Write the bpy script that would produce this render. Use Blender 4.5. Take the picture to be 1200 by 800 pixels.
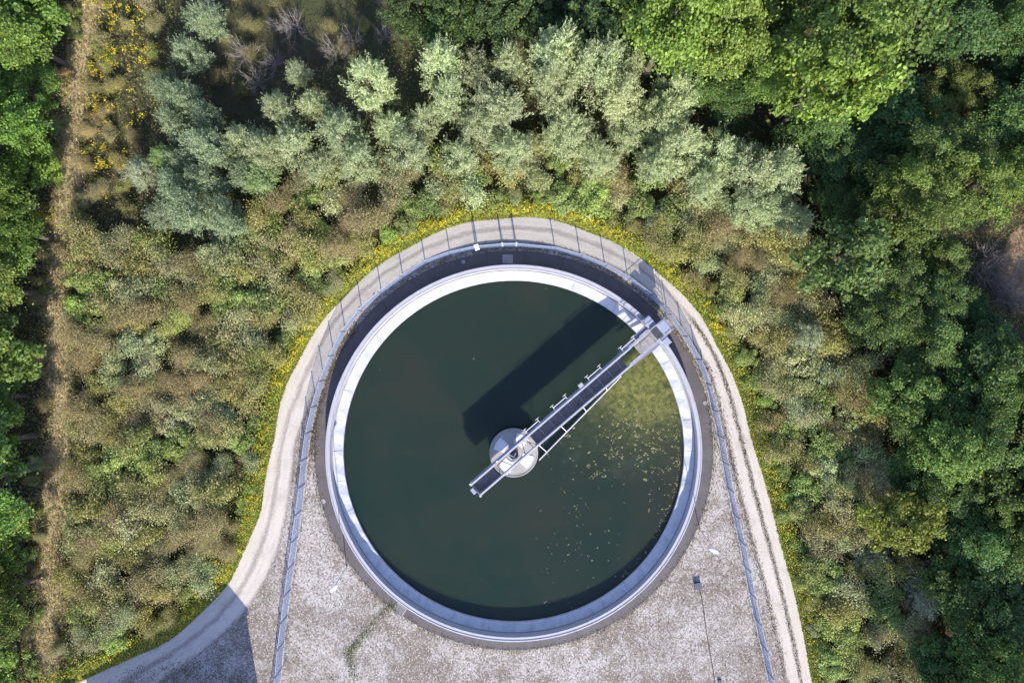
import bpy, math, random
import numpy as np
from mathutils import Vector, Matrix

for o in list(bpy.data.objects):
    bpy.data.objects.remove(o, do_unlink=True)

SC = bpy.context.scene
COL = SC.collection
R = math.radians

# ------------------------------------------------------------------ camera, world, sun, exposure
S = 0.07            # metres per photo pixel on the ground
H = 56.0            # flying height of the camera
cam_d = bpy.data.cameras.new("camera")
cam = bpy.data.objects.new("camera", cam_d)
COL.objects.link(cam)
cam.location = (0, 0, H)
cam.rotation_euler = (0, 0, 0)
cam_d.sensor_width = 36
cam_d.lens = 24.0
cam_d.clip_start = 0.5
cam_d.clip_end = 5000
SC.camera = cam

SUN_EL = R(31.5)
SUN_AZ = (0.165, -1.0)
n_ = math.hypot(*SUN_AZ)
sun_vec = Vector((SUN_AZ[0] / n_ * math.cos(SUN_EL), SUN_AZ[1] / n_ * math.cos(SUN_EL), math.sin(SUN_EL)))
world = bpy.data.worlds.new("World")
SC.world = world
world.use_nodes = True
wn = world.node_tree.nodes
wl = world.node_tree.links
wn.clear()
w_out = wn.new("ShaderNodeOutputWorld")
w_bg = wn.new("ShaderNodeBackground")
w_sky = wn.new("ShaderNodeTexSky")
w_sky.sky_type = 'NISHITA'
w_sky.sun_disc = False
w_sky.sun_elevation = SUN_EL
w_sky.sun_rotation = math.atan2(SUN_AZ[0], SUN_AZ[1])
w_sky.altitude = 400
w_sky.air_density = 1.0
w_sky.dust_density = 0.3
w_sky.ozone_density = 1.0
w_mul = wn.new("ShaderNodeMix")
w_mul.data_type = 'RGBA'; w_mul.blend_type = 'MULTIPLY'
w_mul.inputs[0].default_value = 1.0
w_mul.inputs[7].default_value = (1.12, 0.98, 1.14, 1)
wl.new(w_sky.outputs[0], w_mul.inputs[6])
wl.new(w_mul.outputs[2], w_bg.inputs[0])
w_bg.inputs[1].default_value = 0.15
wl.new(w_bg.outputs[0], w_out.inputs[0])

sun_d = bpy.data.lights.new("sun", 'SUN')
sun_d.energy = 3.8
sun_d.angle = R(0.5)
sun_d.color = (1.0, 0.91, 0.79)
sun = bpy.data.objects.new("sun", sun_d)
COL.objects.link(sun)
sun.rotation_euler = sun_vec.to_track_quat('Z', 'Y').to_euler()
sun.location = sun_vec * 200

SC.view_settings.view_transform = 'Standard'
SC.view_settings.look = 'None'
SC.view_settings.gamma = 1
SC.view_settings.use_curve_mapping = False
SC.view_settings.exposure = 1.0

# ------------------------------------------------------------------ helpers
rng = np.random.default_rng(11)
random.seed(5)


def P(px, py, z=0.0):
    k = S * (H - z) / H
    return ((px - 600) * k, (400 - py) * k)


def tag(o, label=None, cat=None, group=None, kind=None):
    if label: o["label"] = label
    if cat: o["category"] = cat
    if group: o["group"] = group
    if kind: o["kind"] = kind
    return o


def empty(name, loc, rz=0.0):
    o = bpy.data.objects.new(name, None)
    COL.objects.link(o)
    o.empty_display_size = 0.2
    o.location = loc
    o.rotation_euler = (0, 0, rz)
    return o


class MB:
    """collects simple shapes into one mesh"""
    def __init__(self):
        self.v = []; self.f = []

    def add(self, vs, fs):
        b = len(self.v)
        self.v += [tuple(x) for x in vs]
        self.f += [tuple(i + b for i in q) for q in fs]
        return self

    def box(self, x0, x1, y0, y1, z0, z1, M=None, ch=0.0):
        if ch > 0:
            c = ch
            vs = []
            for z, k in ((z0, 0), (z1 - c, 0), (z1, c)):
                vs += [(x0 + k, y0 + k, z), (x1 - k, y0 + k, z), (x1 - k, y1 - k, z), (x0 + k, y1 - k, z)]
            fs = [(3, 2, 1, 0), (8, 9, 10, 11)]
            for a in (0, 4):
                for i in range(4):
                    j = (i + 1) % 4
                    fs.append((a + i, a + j, a + 4 + j, a + 4 + i))
        else:
            vs = [(x0, y0, z0), (x1, y0, z0), (x1, y1, z0), (x0, y1, z0),
                  (x0, y0, z1), (x1, y0, z1), (x1, y1, z1), (x0, y1, z1)]
            fs = [(3, 2, 1, 0), (4, 5, 6, 7), (0, 1, 5, 4), (1, 2, 6, 5), (2, 3, 7, 6), (3, 0, 4, 7)]
        if M is not None:
            vs = [M @ Vector(p) for p in vs]
        return self.add(vs, fs)

    def tube(self, pts, r, n=6, cap=True):
        pts = [Vector(p) for p in pts]
        rs = r if isinstance(r, (list, tuple)) else [r] * len(pts)
        vs = []; fs = []
        for i, p in enumerate(pts):
            d = (pts[min(i + 1, len(pts) - 1)] - pts[max(i - 1, 0)])
            if d.length < 1e-9: d = Vector((0, 0, 1))
            d.normalize()
            a = Vector((0, 0, 1)) if abs(d.z) < 0.9 else Vector((1, 0, 0))
            u = d.cross(a).normalized(); w = d.cross(u).normalized()
            for k in range(n):
                t = 2 * math.pi * (k + 0.5) / n
                vs.append(p + (u * math.cos(t) + w * math.sin(t)) * rs[i])
        for i in range(len(pts) - 1):
            for k in range(n):
                j = (k + 1) % n
                fs.append((i * n + k, i * n + j, (i + 1) * n + j, (i + 1) * n + k))
        if cap:
            fs.append(tuple(range(n - 1, -1, -1)))
            b = (len(pts) - 1) * n
            fs.append(tuple(range(b, b + n)))
        return self.add(vs, fs)

    def lathe(self, prof, n=180, closed=False, c=(0, 0), a0=0.0, a1=2 * math.pi):
        full = abs((a1 - a0) - 2 * math.pi) < 1e-6
        m = len(prof)
        cnt = n if full else n + 1
        vs = []
        for i in range(cnt):
            t = a0 + (a1 - a0) * i / n
            for (r, z) in prof:
                vs.append((c[0] + r * math.cos(t), c[1] + r * math.sin(t), z))
        fs = []
        for i in range(n):
            j = (i + 1) % cnt
            for k in range(m if closed else m - 1):
                l = (k + 1) % m
                fs.append((i * m + k, j * m + k, j * m + l, i * m + l))
        return self.add(vs, fs)

    def build(self, name, mat, parent=None, smooth=False):
        me = bpy.data.meshes.new(name)
        me.from_pydata(self.v, [], self.f)
        me.validate()
        me.update()
        me.materials.append(mat)
        if smooth:
            me.shade_smooth()
        o = bpy.data.objects.new(name, me)
        COL.objects.link(o)
        if parent is not None:
            o.parent = parent
        return o


# ------------------------------------------------------------------ materials
def new_mat(name):
    m = bpy.data.materials.new(name)
    m.use_nodes = True
    nt = m.node_tree
    nt.nodes.clear()
    out = nt.nodes.new("ShaderNodeOutputMaterial")
    b = nt.nodes.new("ShaderNodeBsdfPrincipled")
    nt.links.new(b.outputs[0], out.inputs[0])
    return m, nt, b, out


def node(nt, t, **kw):
    n = nt.nodes.new(t)
    for k, v in kw.items():
        setattr(n, k, v)
    return n


def noise(nt, vec, scale, detail=4, rough=0.6):
    n = node(nt, "ShaderNodeTexNoise")
    n.inputs["Scale"].default_value = scale
    n.inputs["Detail"].default_value = detail
    n.inputs["Roughness"].default_value = rough
    if vec is not None: nt.links.new(vec, n.inputs["Vector"])
    return n.outputs["Fac"]


def ramp(nt, fac, stops):
    n = node(nt, "ShaderNodeValToRGB")
    el = n.color_ramp.elements
    while len(el) < len(stops): el.new(0.5)
    for e, (p, c) in zip(el, stops):
        e.position = p
        e.color = (c[0], c[1], c[2], 1) if not isinstance(c, (int, float)) else (c, c, c, 1)
    nt.links.new(fac, n.inputs[0])
    return n.outputs[0]


def mixc(nt, fac, a, b, mode='MIX'):
    n = node(nt, "ShaderNodeMix", data_type='RGBA', blend_type=mode)
    for sock, v in ((n.inputs[0], fac), (n.inputs[6], a), (n.inputs[7], b)):
        if isinstance(v, (int, float)): sock.default_value = v
        elif isinstance(v, tuple): sock.default_value = (v[0], v[1], v[2], 1)
        else: nt.links.new(v, sock)
    return n.outputs[2]


def math_(nt, op, a, b=None, clamp=False):
    n = node(nt, "ShaderNodeMath", operation=op)
    n.use_clamp = clamp
    for sock, v in ((n.inputs[0], a), (n.inputs[1], b)):
        if v is None: continue
        if isinstance(v, (int, float)): sock.default_value = v
        else: nt.links.new(v, sock)
    return n.outputs[0]


def bump(nt, b, height, strength=0.4, dist=0.02):
    n = node(nt, "ShaderNodeBump")
    n.inputs["Strength"].default_value = strength
    n.inputs["Distance"].default_value = dist
    nt.links.new(height, n.inputs["Height"])
    nt.links.new(n.outputs[0], b.inputs["Normal"])


def coords(nt, which="Object"):
    return node(nt, "ShaderNodeTexCoord").outputs[which]


def simple_mat(name, col, rough=0.6, metal=0.0, var=0.18, scale=6.0, dirt=None, dirt_amt=0.35):
    m, nt, b, out = new_mat(name)
    co = coords(nt)
    f = noise(nt, co, scale, 5)
    lo = tuple(c * (1 - var) for c in col); hi = tuple(min(1, c * (1 + var)) for c in col)
    c = ramp(nt, f, [(0.3, lo), (0.7, hi)])
    if dirt:
        f2 = noise(nt, co, scale * 0.35, 6, 0.7)
        k = ramp(nt, f2, [(0.5, 0.0), (0.72, dirt_amt)])
        c = mixc(nt, k, c, dirt)
    nt.links.new(c, b.inputs["Base Color"])
    b.inputs["Roughness"].default_value = rough
    b.inputs["Metallic"].default_value = metal
    bump(nt, b, f, 0.15, 0.01)
    return m


M = {}
M['steel'] = simple_mat("galvanised_steel", (0.42, 0.44, 0.48), 0.5, 0.15, 0.14, 5, (0.24, 0.19, 0.15), 0.55)
M['white_steel'] = simple_mat("pale_coated_steel", (0.74, 0.75, 0.78), 0.45, 0.0, 0.06, 4, (0.5, 0.48, 0.44))
M['girder'] = simple_mat("girder_steel", (0.40, 0.43, 0.50), 0.5, 0.1, 0.12, 4, (0.25, 0.24, 0.24))
M['grating'] = None
M['landing'] = simple_mat('landing_plate', (0.30, 0.285, 0.27), 0.6, 0.0, 0.2, 5, (0.15, 0.13, 0.11), 0.6)
M['brace'] = simple_mat('weathered_plate', (0.20, 0.20, 0.24), 0.5, 0.0, 0.1, 4)
M['dark_steel'] = simple_mat("dark_steel", (0.07, 0.075, 0.085), 0.5, 0.2, 0.2, 6)
M['box_grey'] = simple_mat("cabinet_grey", (0.30, 0.33, 0.42), 0.45, 0.0, 0.1, 5)
M['rubber'] = simple_mat("rubber", (0.03, 0.03, 0.032), 0.8, 0, 0.2, 10)
M['post'] = simple_mat("fence_post_coating", (0.16, 0.19, 0.26), 0.5, 0.1, 0.1, 8)
M['wire'] = simple_mat("fence_wire_coating", (0.50, 0.56, 0.70), 0.5, 0.0, 0.08, 8)
M['concrete'] = simple_mat("concrete", (0.40, 0.385, 0.37), 0.85, 0, 0.15, 1.6, (0.22, 0.20, 0.18), 0.5)
M['concrete_pale'] = simple_mat("pale_concrete", (0.58, 0.57, 0.57), 0.8, 0, 0.1, 1.4, (0.40, 0.39, 0.38), 0.5)
M['wall_white'] = simple_mat('pale_wall_coating', (0.42, 0.42, 0.435), 0.7, 0, 0.06, 1.2, (0.45, 0.44, 0.44), 0.4)
M['platform'] = simple_mat("platform_concrete", (0.36, 0.345, 0.325), 0.85, 0, 0.16, 2.2, (0.28, 0.24, 0.20), 0.5)
M['hatch'] = simple_mat("pale_hatch_plate", (0.70, 0.70, 0.69), 0.55, 0, 0.06, 3, (0.5, 0.48, 0.44), 0.4)
M['iron'] = simple_mat("cast_iron", (0.17, 0.165, 0.165), 0.7, 0.2, 0.2, 14)
M['cover'] = simple_mat("concrete_cover", (0.32, 0.31, 0.33), 0.8, 0, 0.12, 9)
M['cable'] = simple_mat("cable_sheath", (0.04, 0.04, 0.045), 0.7, 0, 0.1, 8)
M['pole'] = simple_mat('lamp_pole_paint', (0.60, 0.58, 0.58), 0.6, 0, 0.08, 5)
M['lid_dark'] = simple_mat('box_lid_paint', (0.085, 0.09, 0.13), 0.6, 0, 0.1, 5)
M['lamp_white'] = simple_mat("lamp_housing", (0.78, 0.80, 0.84), 0.35, 0, 0.04, 5)
M['roof'] = simple_mat("roof_bitumen", (0.14, 0.14, 0.15), 0.9, 0, 0.2, 1.2)
M['render'] = simple_mat("wall_render", (0.52, 0.50, 0.46), 0.9, 0, 0.1, 0.8, (0.35, 0.33, 0.3), 0.5)
M['glass'] = simple_mat("window_glass", (0.03, 0.04, 0.05), 0.08, 0, 0.1, 2)
M['bark'] = simple_mat("bark", (0.13, 0.105, 0.085), 0.9, 0, 0.3, 7)
M['bark_grey'] = simple_mat("grey_twigs", (0.26, 0.235, 0.21), 0.9, 0, 0.25, 6)
M['bark_pale'] = simple_mat("pale_dead_wood", (0.46, 0.43, 0.38), 0.9, 0, 0.25, 6)
M['twig'] = simple_mat("brown_stems", (0.24, 0.185, 0.14), 0.9, 0, 0.3, 6)


def mat_grating():
    m, nt, b, out = new_mat("deck_grating")
    co = coords(nt)
    w = node(nt, "ShaderNodeTexWave", wave_type='BANDS', bands_direction='X')
    w.inputs["Scale"].default_value = 9.0
    nt.links.new(co, w.inputs["Vector"])
    f = noise(nt, co, 3.0, 5)
    c = ramp(nt, f, [(0.3, (0.11, 0.115, 0.125)), (0.7, (0.20, 0.205, 0.22))])
    c = mixc(nt, math_(nt, 'MULTIPLY', w.outputs["Fac"], 0.35), c, (0.03, 0.032, 0.035))
    nt.links.new(c, b.inputs["Base Color"])
    b.inputs["Roughness"].default_value = 0.6
    bump(nt, b, w.outputs["Fac"], 0.4, 0.02)
    return m


M['grating'] = mat_grating()


def polar(nt, co, ks=14.0, kr=0.6):
    sep = node(nt, "ShaderNodeSeparateXYZ"); nt.links.new(co, sep.inputs[0])
    x, y = sep.outputs[0], sep.outputs[1]
    an = math_(nt, 'ARCTAN2', y, x)
    rr = math_(nt, 'SQRT', math_(nt, 'ADD', math_(nt, 'MULTIPLY', x, x), math_(nt, 'MULTIPLY', y, y)))
    cmb = node(nt, "ShaderNodeCombineXYZ")
    nt.links.new(math_(nt, 'MULTIPLY', an, ks), cmb.inputs[0])
    nt.links.new(math_(nt, 'MULTIPLY', rr, kr), cmb.inputs[1])
    return cmb.outputs[0]


def mat_weir():
    m, nt, b, out = new_mat("white_weir_coating")
    co = coords(nt)
    drips = noise(nt, polar(nt, co, 22.0, 0.8), 1.6, 7, 0.72)
    f = noise(nt, co, 0.9, 5)
    c = ramp(nt, f, [(0.3, (0.50, 0.52, 0.535)), (0.6, (0.58, 0.59, 0.595))])
    f2 = noise(nt, co, 2.4, 6, 0.7)
    c = mixc(nt, ramp(nt, f2, [(0.50, 0.0), (0.72, 0.55)]), c, (0.36, 0.41, 0.40))
    c = mixc(nt, ramp(nt, drips, [(0.50, 0.0), (0.70, 0.6)]), c, (0.29, 0.32, 0.31))
    nt.links.new(c, b.inputs["Base Color"])
    b.inputs["Roughness"].default_value = 0.45
    bump(nt, b, f2, 0.1, 0.02)
    return m


M['weir'] = mat_weir()


def mat_ground():
    m, nt, b, out = new_mat("soil_and_litter")
    co = coords(nt)
    a = noise(nt, co, 0.12, 6)
    f = noise(nt, co, 1.4, 8, 0.7)
    g = noise(nt, co, 9.0, 5, 0.7)
    c1 = ramp(nt, f, [(0.3, (0.035, 0.032, 0.018)), (0.55, (0.07, 0.065, 0.03)), (0.75, (0.12, 0.10, 0.055))])
    c2 = ramp(nt, g, [(0.3, (0.03, 0.045, 0.015)), (0.7, (0.085, 0.10, 0.035))])
    c = mixc(nt, ramp(nt, a, [(0.42, 0.0), (0.6, 0.8)]), c1, c2)
    nt.links.new(c, b.inputs["Base Color"])
    b.inputs["Roughness"].default_value = 1.0
    bump(nt, b, g, 0.6, 0.08)
    return m


def mat_yard():
    m, nt, b, out = new_mat("stony_yard")
    co = coords(nt)
    big = noise(nt, co, 0.16, 6, 0.65)
    mid = noise(nt, co, 0.7, 6, 0.7)
    fine = noise(nt, co, 8.0, 5, 0.8)
    vor = node(nt, "ShaderNodeTexVoronoi")
    vor.inputs["Scale"].default_value = 4.2
    nt.links.new(co, vor.inputs["Vector"])
    mask = math_(nt, 'ADD', math_(nt, 'MULTIPLY', big, 0.6), math_(nt, 'MULTIPLY', mid, 0.4))
    pale = ramp(nt, fine, [(0.28, (0.25, 0.232, 0.205)), (0.45, (0.42, 0.395, 0.36)), (0.7, (0.53, 0.51, 0.475))])
    brown = ramp(nt, fine, [(0.3, (0.13, 0.11, 0.083)), (0.5, (0.235, 0.207, 0.17)), (0.72, (0.37, 0.34, 0.30))])
    c = mixc(nt, ramp(nt, mask, [(0.44, 0.0), (0.56, 1.0)]), brown, pale)
    sp = noise(nt, co, 4.6, 4, 0.85)
    k = ramp(nt, sp, [(0.53, 0.0), (0.62, 0.85)])
    c = mixc(nt, k, c, (0.17, 0.14, 0.10))
    vor.inputs["Scale"].default_value = 8.0
    vc = node(nt, "ShaderNodeSeparateColor"); nt.links.new(vor.outputs["Color"], vc.inputs[0])
    v2 = node(nt, "ShaderNodeTexVoronoi"); v2.inputs["Scale"].default_value = 11.0; nt.links.new(co, v2.inputs["Vector"])
    vc2 = node(nt, "ShaderNodeSeparateColor"); nt.links.new(v2.outputs["Color"], vc2.inputs[0])
    mk = ramp(nt, mask, [(0.42, 0.50), (0.58, 0.80)])
    st = math_(nt, 'GREATER_THAN', vc.outputs[0], mk)
    c = mixc(nt, math_(nt, 'MULTIPLY', st, 0.62), c, (0.155, 0.125, 0.095))
    st2 = math_(nt, 'GREATER_THAN', vc2.outputs[0], math_(nt, 'ADD', mk, 0.06))
    c = mixc(nt, math_(nt, 'MULTIPLY', st2, 0.5), c, (0.17, 0.14, 0.11))
    lt = math_(nt, 'LESS_THAN', vc2.outputs[1], 0.16)
    c = mixc(nt, math_(nt, 'MULTIPLY', lt, 0.5), c, (0.60, 0.575, 0.55))
    nt.links.new(c, b.inputs["Base Color"])
    b.inputs["Roughness"].default_value = 0.95
    bump(nt, b, fine, 0.5, 0.05)
    return m


def mat_road():
    m, nt, b, out = new_mat("limestone_track")
    uv = coords(nt, "UV")
    sep = node(nt, "ShaderNodeSeparateXYZ")
    nt.links.new(uv, sep.inputs[0])
    u, v = sep.outputs[0], sep.outputs[1]
    co = coords(nt)
    # streaky noise along the direction of travel
    mp = node(nt, "ShaderNodeMapping")
    mp.inputs["Scale"].default_value = (9.0, 0.35, 1)
    nt.links.new(uv, mp.inputs["Vector"])
    streak = noise(nt, mp.outputs[0], 1.0, 6, 0.65)
    fine = noise(nt, co, 7.0, 5, 0.75)
    mid = noise(nt, co, 0.8, 5, 0.7)
    wob = math_(nt, 'MULTIPLY', math_(nt, 'SUBTRACT', mid, 0.5), 0.22)
    uw = math_(nt, 'ADD', u, wob)
    tr = ramp(nt, uw, [(0.04, 0.35), (0.13, 1.0), (0.39, 1.0), (0.48, 0.12), (0.53, 0.15), (0.61, 1.0), (0.86, 1.0), (0.96, 0.4)])
    sh = node(nt, "ShaderNodeMapRange")
    sh.inputs[1].default_value = 0.3; sh.inputs[2].default_value = 0.7
    sh.inputs[3].default_value = -0.42; sh.inputs[4].default_value = 0.25
    nt.links.new(streak, sh.inputs[0])
    t = math_(nt, 'ADD', tr, sh.outputs[0], True)
    dirt = ramp(nt, fine, [(0.3, (0.22, 0.18, 0.145)), (0.7, (0.47, 0.43, 0.385))])
    lime = ramp(nt, fine, [(0.25, (0.48, 0.44, 0.375)), (0.7, (0.63, 0.585, 0.51))])
    c = mixc(nt, t, dirt, lime)
    pot = noise(nt, co, 0.45, 6, 0.7)
    c = mixc(nt, ramp(nt, pot, [(0.54, 0.0), (0.68, 0.55)]), c, (0.36, 0.32, 0.27))
    nt.links.new(c, b.inputs["Base Color"])
    b.inputs["Roughness"].default_value = 0.95
    bump(nt, b, fine, 0.4, 0.03)
    # gravel thins out at both edges, letting the ground through
    e = math_(nt, 'MULTIPLY', math_(nt, 'SUBTRACT', math_(nt, 'MINIMUM', u, math_(nt, 'SUBTRACT', 1.0, u)), 0.0), 9.0)
    e = math_(nt, 'ADD', e, math_(nt, 'MULTIPLY', math_(nt, 'SUBTRACT', noise(nt, co, 2.5, 6, 0.75), 0.60), 2.6))
    al = math_(nt, 'ADD', e, 0.6, True)
    tb = node(nt, "ShaderNodeBsdfTransparent")
    mx = node(nt, "ShaderNodeMixShader")
    nt.links.new(al, mx.inputs[0]); nt.links.new(tb.outputs[0], mx.inputs[1]); nt.links.new(b.outputs[0], mx.inputs[2])
    nt.links.new(mx.outputs[0], out.inputs[0])
    return m


def mat_apron():
    m, nt, b, out = new_mat("apron_asphalt")
    co = coords(nt)
    f = noise(nt, co, 0.7, 6, 0.65)
    g = noise(nt, co, 14, 4, 0.7)
    c = ramp(nt, f, [(0.3, (0.075, 0.067, 0.07)), (0.7, (0.125, 0.113, 0.115))])
    c = mixc(nt, ramp(nt, g, [(0.35, 0.0), (0.7, 0.35)]), c, (0.20, 0.182, 0.18))
    dr = noise(nt, polar(nt, co, 9.0, 0.7), 1.5, 7, 0.7)
    c = mixc(nt, ramp(nt, dr, [(0.48, 0.0), (0.7, 0.6)]), c, (0.09, 0.08, 0.075))
    sx = node(nt, "ShaderNodeSeparateXYZ"); nt.links.new(polar(nt, co, 32 / 6.2832, 1.0), sx.inputs[0])
    jt = math_(nt, 'LESS_THAN', math_(nt, 'FRACT', math_(nt, 'ADD', sx.outputs[0], 16.3)), 0.014)
    c = mixc(nt, math_(nt, 'MULTIPLY', jt, 0.7), c, (0.05, 0.045, 0.04))
    nt.links.new(c, b.inputs["Base Color"])
    b.inputs["Roughness"].default_value = 0.85
    bump(nt, b, g, 0.3, 0.01)
    return m


def mat_water():
    m, nt, b, out = new_mat("turbid_water")
    co = coords(nt)              # object space: metres from the tank centre
    f = noise(nt, co, 0.11, 5, 0.55)
    wv = node(nt, "ShaderNodeTexNoise"); wv.inputs['Scale'].default_value = 0.16; wv.inputs['Detail'].default_value = 7; wv.inputs['Distortion'].default_value = 1.6
    nt.links.new(co, wv.inputs['Vector'])
    f = math_(nt, 'ADD', math_(nt, 'MULTIPLY', f, 0.55), math_(nt, 'MULTIPLY', wv.outputs['Fac'], 0.45))
    base = ramp(nt, f, [(0.36, (0.016, 0.037, 0.025)), (0.52, (0.024, 0.040, 0.026)), (0.68, (0.036, 0.042, 0.027))])
    # scum held behind the skimmer in the eastern sector
    sep = node(nt, "ShaderNodeSeparateXYZ"); nt.links.new(co, sep.inputs[0])
    x, y = sep.outputs[0], sep.outputs[1]
    wob = math_(nt, 'MULTIPLY', math_(nt, 'SUBTRACT', noise(nt, co, 0.45, 7, 0.7), 0.5), 4.2)
    dx = math_(nt, 'SUBTRACT', x, 11.2); dy = math_(nt, 'SUBTRACT', y, 5.4)
    d = math_(nt, 'SQRT', math_(nt, 'ADD', math_(nt, 'MULTIPLY', math_(nt, 'MULTIPLY', dx, dx), 0.75),
                               math_(nt, 'MULTIPLY', math_(nt, 'MULTIPLY', dy, dy), 1.25)))
    d = math_(nt, 'ADD', d, wob)
    scum = ramp(nt, math_(nt, 'MULTIPLY', d, 0.1), [(0.12, 0.95), (0.28, 0.80), (0.42, 0.34), (0.60, 0.13), (0.95, 0.0)])
    # only south-east of the bridge line
    side = math_(nt, 'SUBTRACT', math_(nt, 'MULTIPLY', x, 0.652), math_(nt, 'MULTIPLY', y, 0.758))
    side = math_(nt, 'MULTIPLY', side, 1.2, True)
    scum = math_(nt, 'MULTIPLY', scum, side)
    mott = noise(nt, co, 2.6, 6, 0.75)
    scum = math_(nt, 'MULTIPLY', scum, ramp(nt, mott, [(0.30, 0.2), (0.58, 1.0)]))
    sc_col = ramp(nt, noise(nt, co, 1.3, 6, 0.7), [(0.3, (0.15, 0.17, 0.035)), (0.7, (0.30, 0.29, 0.08))])
    film = math_(nt, 'MULTIPLY', ramp(nt, noise(nt, co, 0.33, 7, 0.7), [(0.5, 0.0), (0.68, 0.5)]),
                 ramp(nt, math_(nt, 'MULTIPLY', d, 0.1), [(0.5, 1.0), (1.0, 0.0)]))
    c = mixc(nt, math_(nt, 'MULTIPLY', film, side), base, (0.07, 0.09, 0.08))
    c = mixc(nt, scum, c, sc_col)
    nt.links.new(c, b.inputs["Base Color"])
    b.inputs["Roughness"].default_value = 0.09
    b.inputs["IOR"].default_value = 1.33
    b.inputs["Subsurface Weight"].default_value = 1.0
    b.inputs["Subsurface Radius"].default_value = (0.9, 1.1, 1.1)
    b.inputs["Subsurface Scale"].default_value = 3.0
    rp = noise(nt, co, 3.0, 3)
    bump(nt, b, rp, 0.05, 0.02)
    return m


def mat_track():
    m, nt, b, out = new_mat("dry_grass_track")
    co = coords(nt)
    f = noise(nt, co, 1.1, 7, 0.7)
    g = noise(nt, co, 8, 5, 0.75)
    c = ramp(nt, g, [(0.3, (0.30, 0.235, 0.135)), (0.5, (0.48, 0.385, 0.225)), (0.72, (0.62, 0.52, 0.33))])
    c = mixc(nt, ramp(nt, f, [(0.5, 0.0), (0.68, 0.8)]), c, (0.12, 0.105, 0.04))
    nt.links.new(c, b.inputs["Base Color"])
    b.inputs["Roughness"].default_value = 1.0
    bump(nt, b, g, 0.6, 0.06)
    # the worn strip fades into the weeds on both sides
    uv = coords(nt, "UV")
    sep = node(nt, "ShaderNodeSeparateXYZ"); nt.links.new(uv, sep.inputs[0])
    u = sep.outputs[0]
    e = math_(nt, 'MULTIPLY', math_(nt, 'MINIMUM', u, math_(nt, 'SUBTRACT', 1.0, u)), 5.0)
    e = math_(nt, 'ADD', e, math_(nt, 'MULTIPLY', math_(nt, 'SUBTRACT', noise(nt, co, 1.2, 7, 0.75), 0.55), 6.0))
    tb = node(nt, "ShaderNodeBsdfTransparent"); mx = node(nt, "ShaderNodeMixShader")
    nt.links.new(math_(nt, 'ADD', e, -0.6, True), mx.inputs[0])
    nt.links.new(tb.outputs[0], mx.inputs[1]); nt.links.new(b.outputs[0], mx.inputs[2])
    nt.links.new(mx.outputs[0], out.inputs[0])
    return m


def mat_leaf(name, alt, seed, trans=0.3, vlo=0.62, vhi=1.45, altamt=0.6):
    """object colour sets the plant's own tint; each leaf varies around it"""
    m, nt, b, out = new_mat(name)
    oi = node(nt, "ShaderNodeObjectInfo")
    at = node(nt, "ShaderNodeAttribute", attribute_name="rnd")
    ak = node(nt, "ShaderNodeAttribute", attribute_name="kind")
    mr = node(nt, "ShaderNodeMapRange")
    mr.inputs[3].default_value = vlo; mr.inputs[4].default_value = vhi
    nt.links.new(at.outputs["Fac"], mr.inputs[0])
    fr = math_(nt, 'FRACT', math_(nt, 'MULTIPLY', at.outputs["Fac"], 7.13))
    c = mixc(nt, math_(nt, 'MULTIPLY', fr, altamt), oi.outputs["Color"], alt)
    c = mixc(nt, ak.outputs["Fac"], c, seed)
    sc = node(nt, "ShaderNodeVectorMath", operation='SCALE')
    nt.links.new(c, sc.inputs[0]); nt.links.new(mr.outputs[0], sc.inputs[3])
    col = sc.outputs[0]
    nt.links.new(col, b.inputs["Base Color"])
    b.inputs["Roughness"].default_value = 0.55
    b.inputs["Specular IOR Level"].default_value = 0.3
    tr = node(nt, "ShaderNodeBsdfTranslucent")
    tint = mixc(nt, 0.5, col, (1.0, 1.0, 0.35), 'MULTIPLY')
    nt.links.new(tint, tr.inputs[0])
    mx = node(nt, "ShaderNodeMixShader")
    mx.inputs[0].default_value = trans
    nt.links.new(b.outputs[0], mx.inputs[1]); nt.links.new(tr.outputs[0], mx.inputs[2])
    nt.links.new(mx.outputs[0], out.inputs[0])
    return m


M['ground'] = mat_ground()
M['yard'] = mat_yard()
M['road'] = mat_road()
M['apron'] = mat_apron()
M['water'] = mat_water()
M['track'] = mat_track()
M['leaf_broad'] = mat_leaf("broad_leaves", (0.15, 0.19, 0.03), (0.22, 0.18, 0.03), 0.34, 0.45, 1.65, 0.5)
M['leaf_willow'] = mat_leaf("willow_leaves", (0.50, 0.56, 0.29), (0.62, 0.66, 0.45), 0.32, 0.6, 1.4, 0.55)
M['leaf_shrub'] = mat_leaf("shrub_leaves", (0.38, 0.41, 0.13), (0.43, 0.35, 0.175), 0.28, 0.66, 1.34, 0.45)
M['leaf_bush'] = mat_leaf("bush_leaves", (0.32, 0.36, 0.16), (0.45, 0.40, 0.20), 0.3, 0.55, 1.45, 0.5)


def mat_stuff(name):
    m, nt, b, out = new_mat(name)
    at = node(nt, "ShaderNodeAttribute", attribute_name="tint")
    nt.links.new(at.outputs["Color"], b.inputs["Base Color"])
    b.inputs["Roughness"].default_value = 0.8
    b.inputs["Specular IOR Level"].default_value = 0.2
    tr = node(nt, "ShaderNodeBsdfTranslucent")
    nt.links.new(at.outputs["Color"], tr.inputs[0])
    mx = node(nt, "ShaderNodeMixShader"); mx.inputs[0].default_value = 0.25
    nt.links.new(b.outputs[0], mx.inputs[1]); nt.links.new(tr.outputs[0], mx.inputs[2])
    nt.links.new(mx.outputs[0], out.inputs[0])
    return m


M['herb'] = mat_stuff("herb_leaves")


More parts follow.
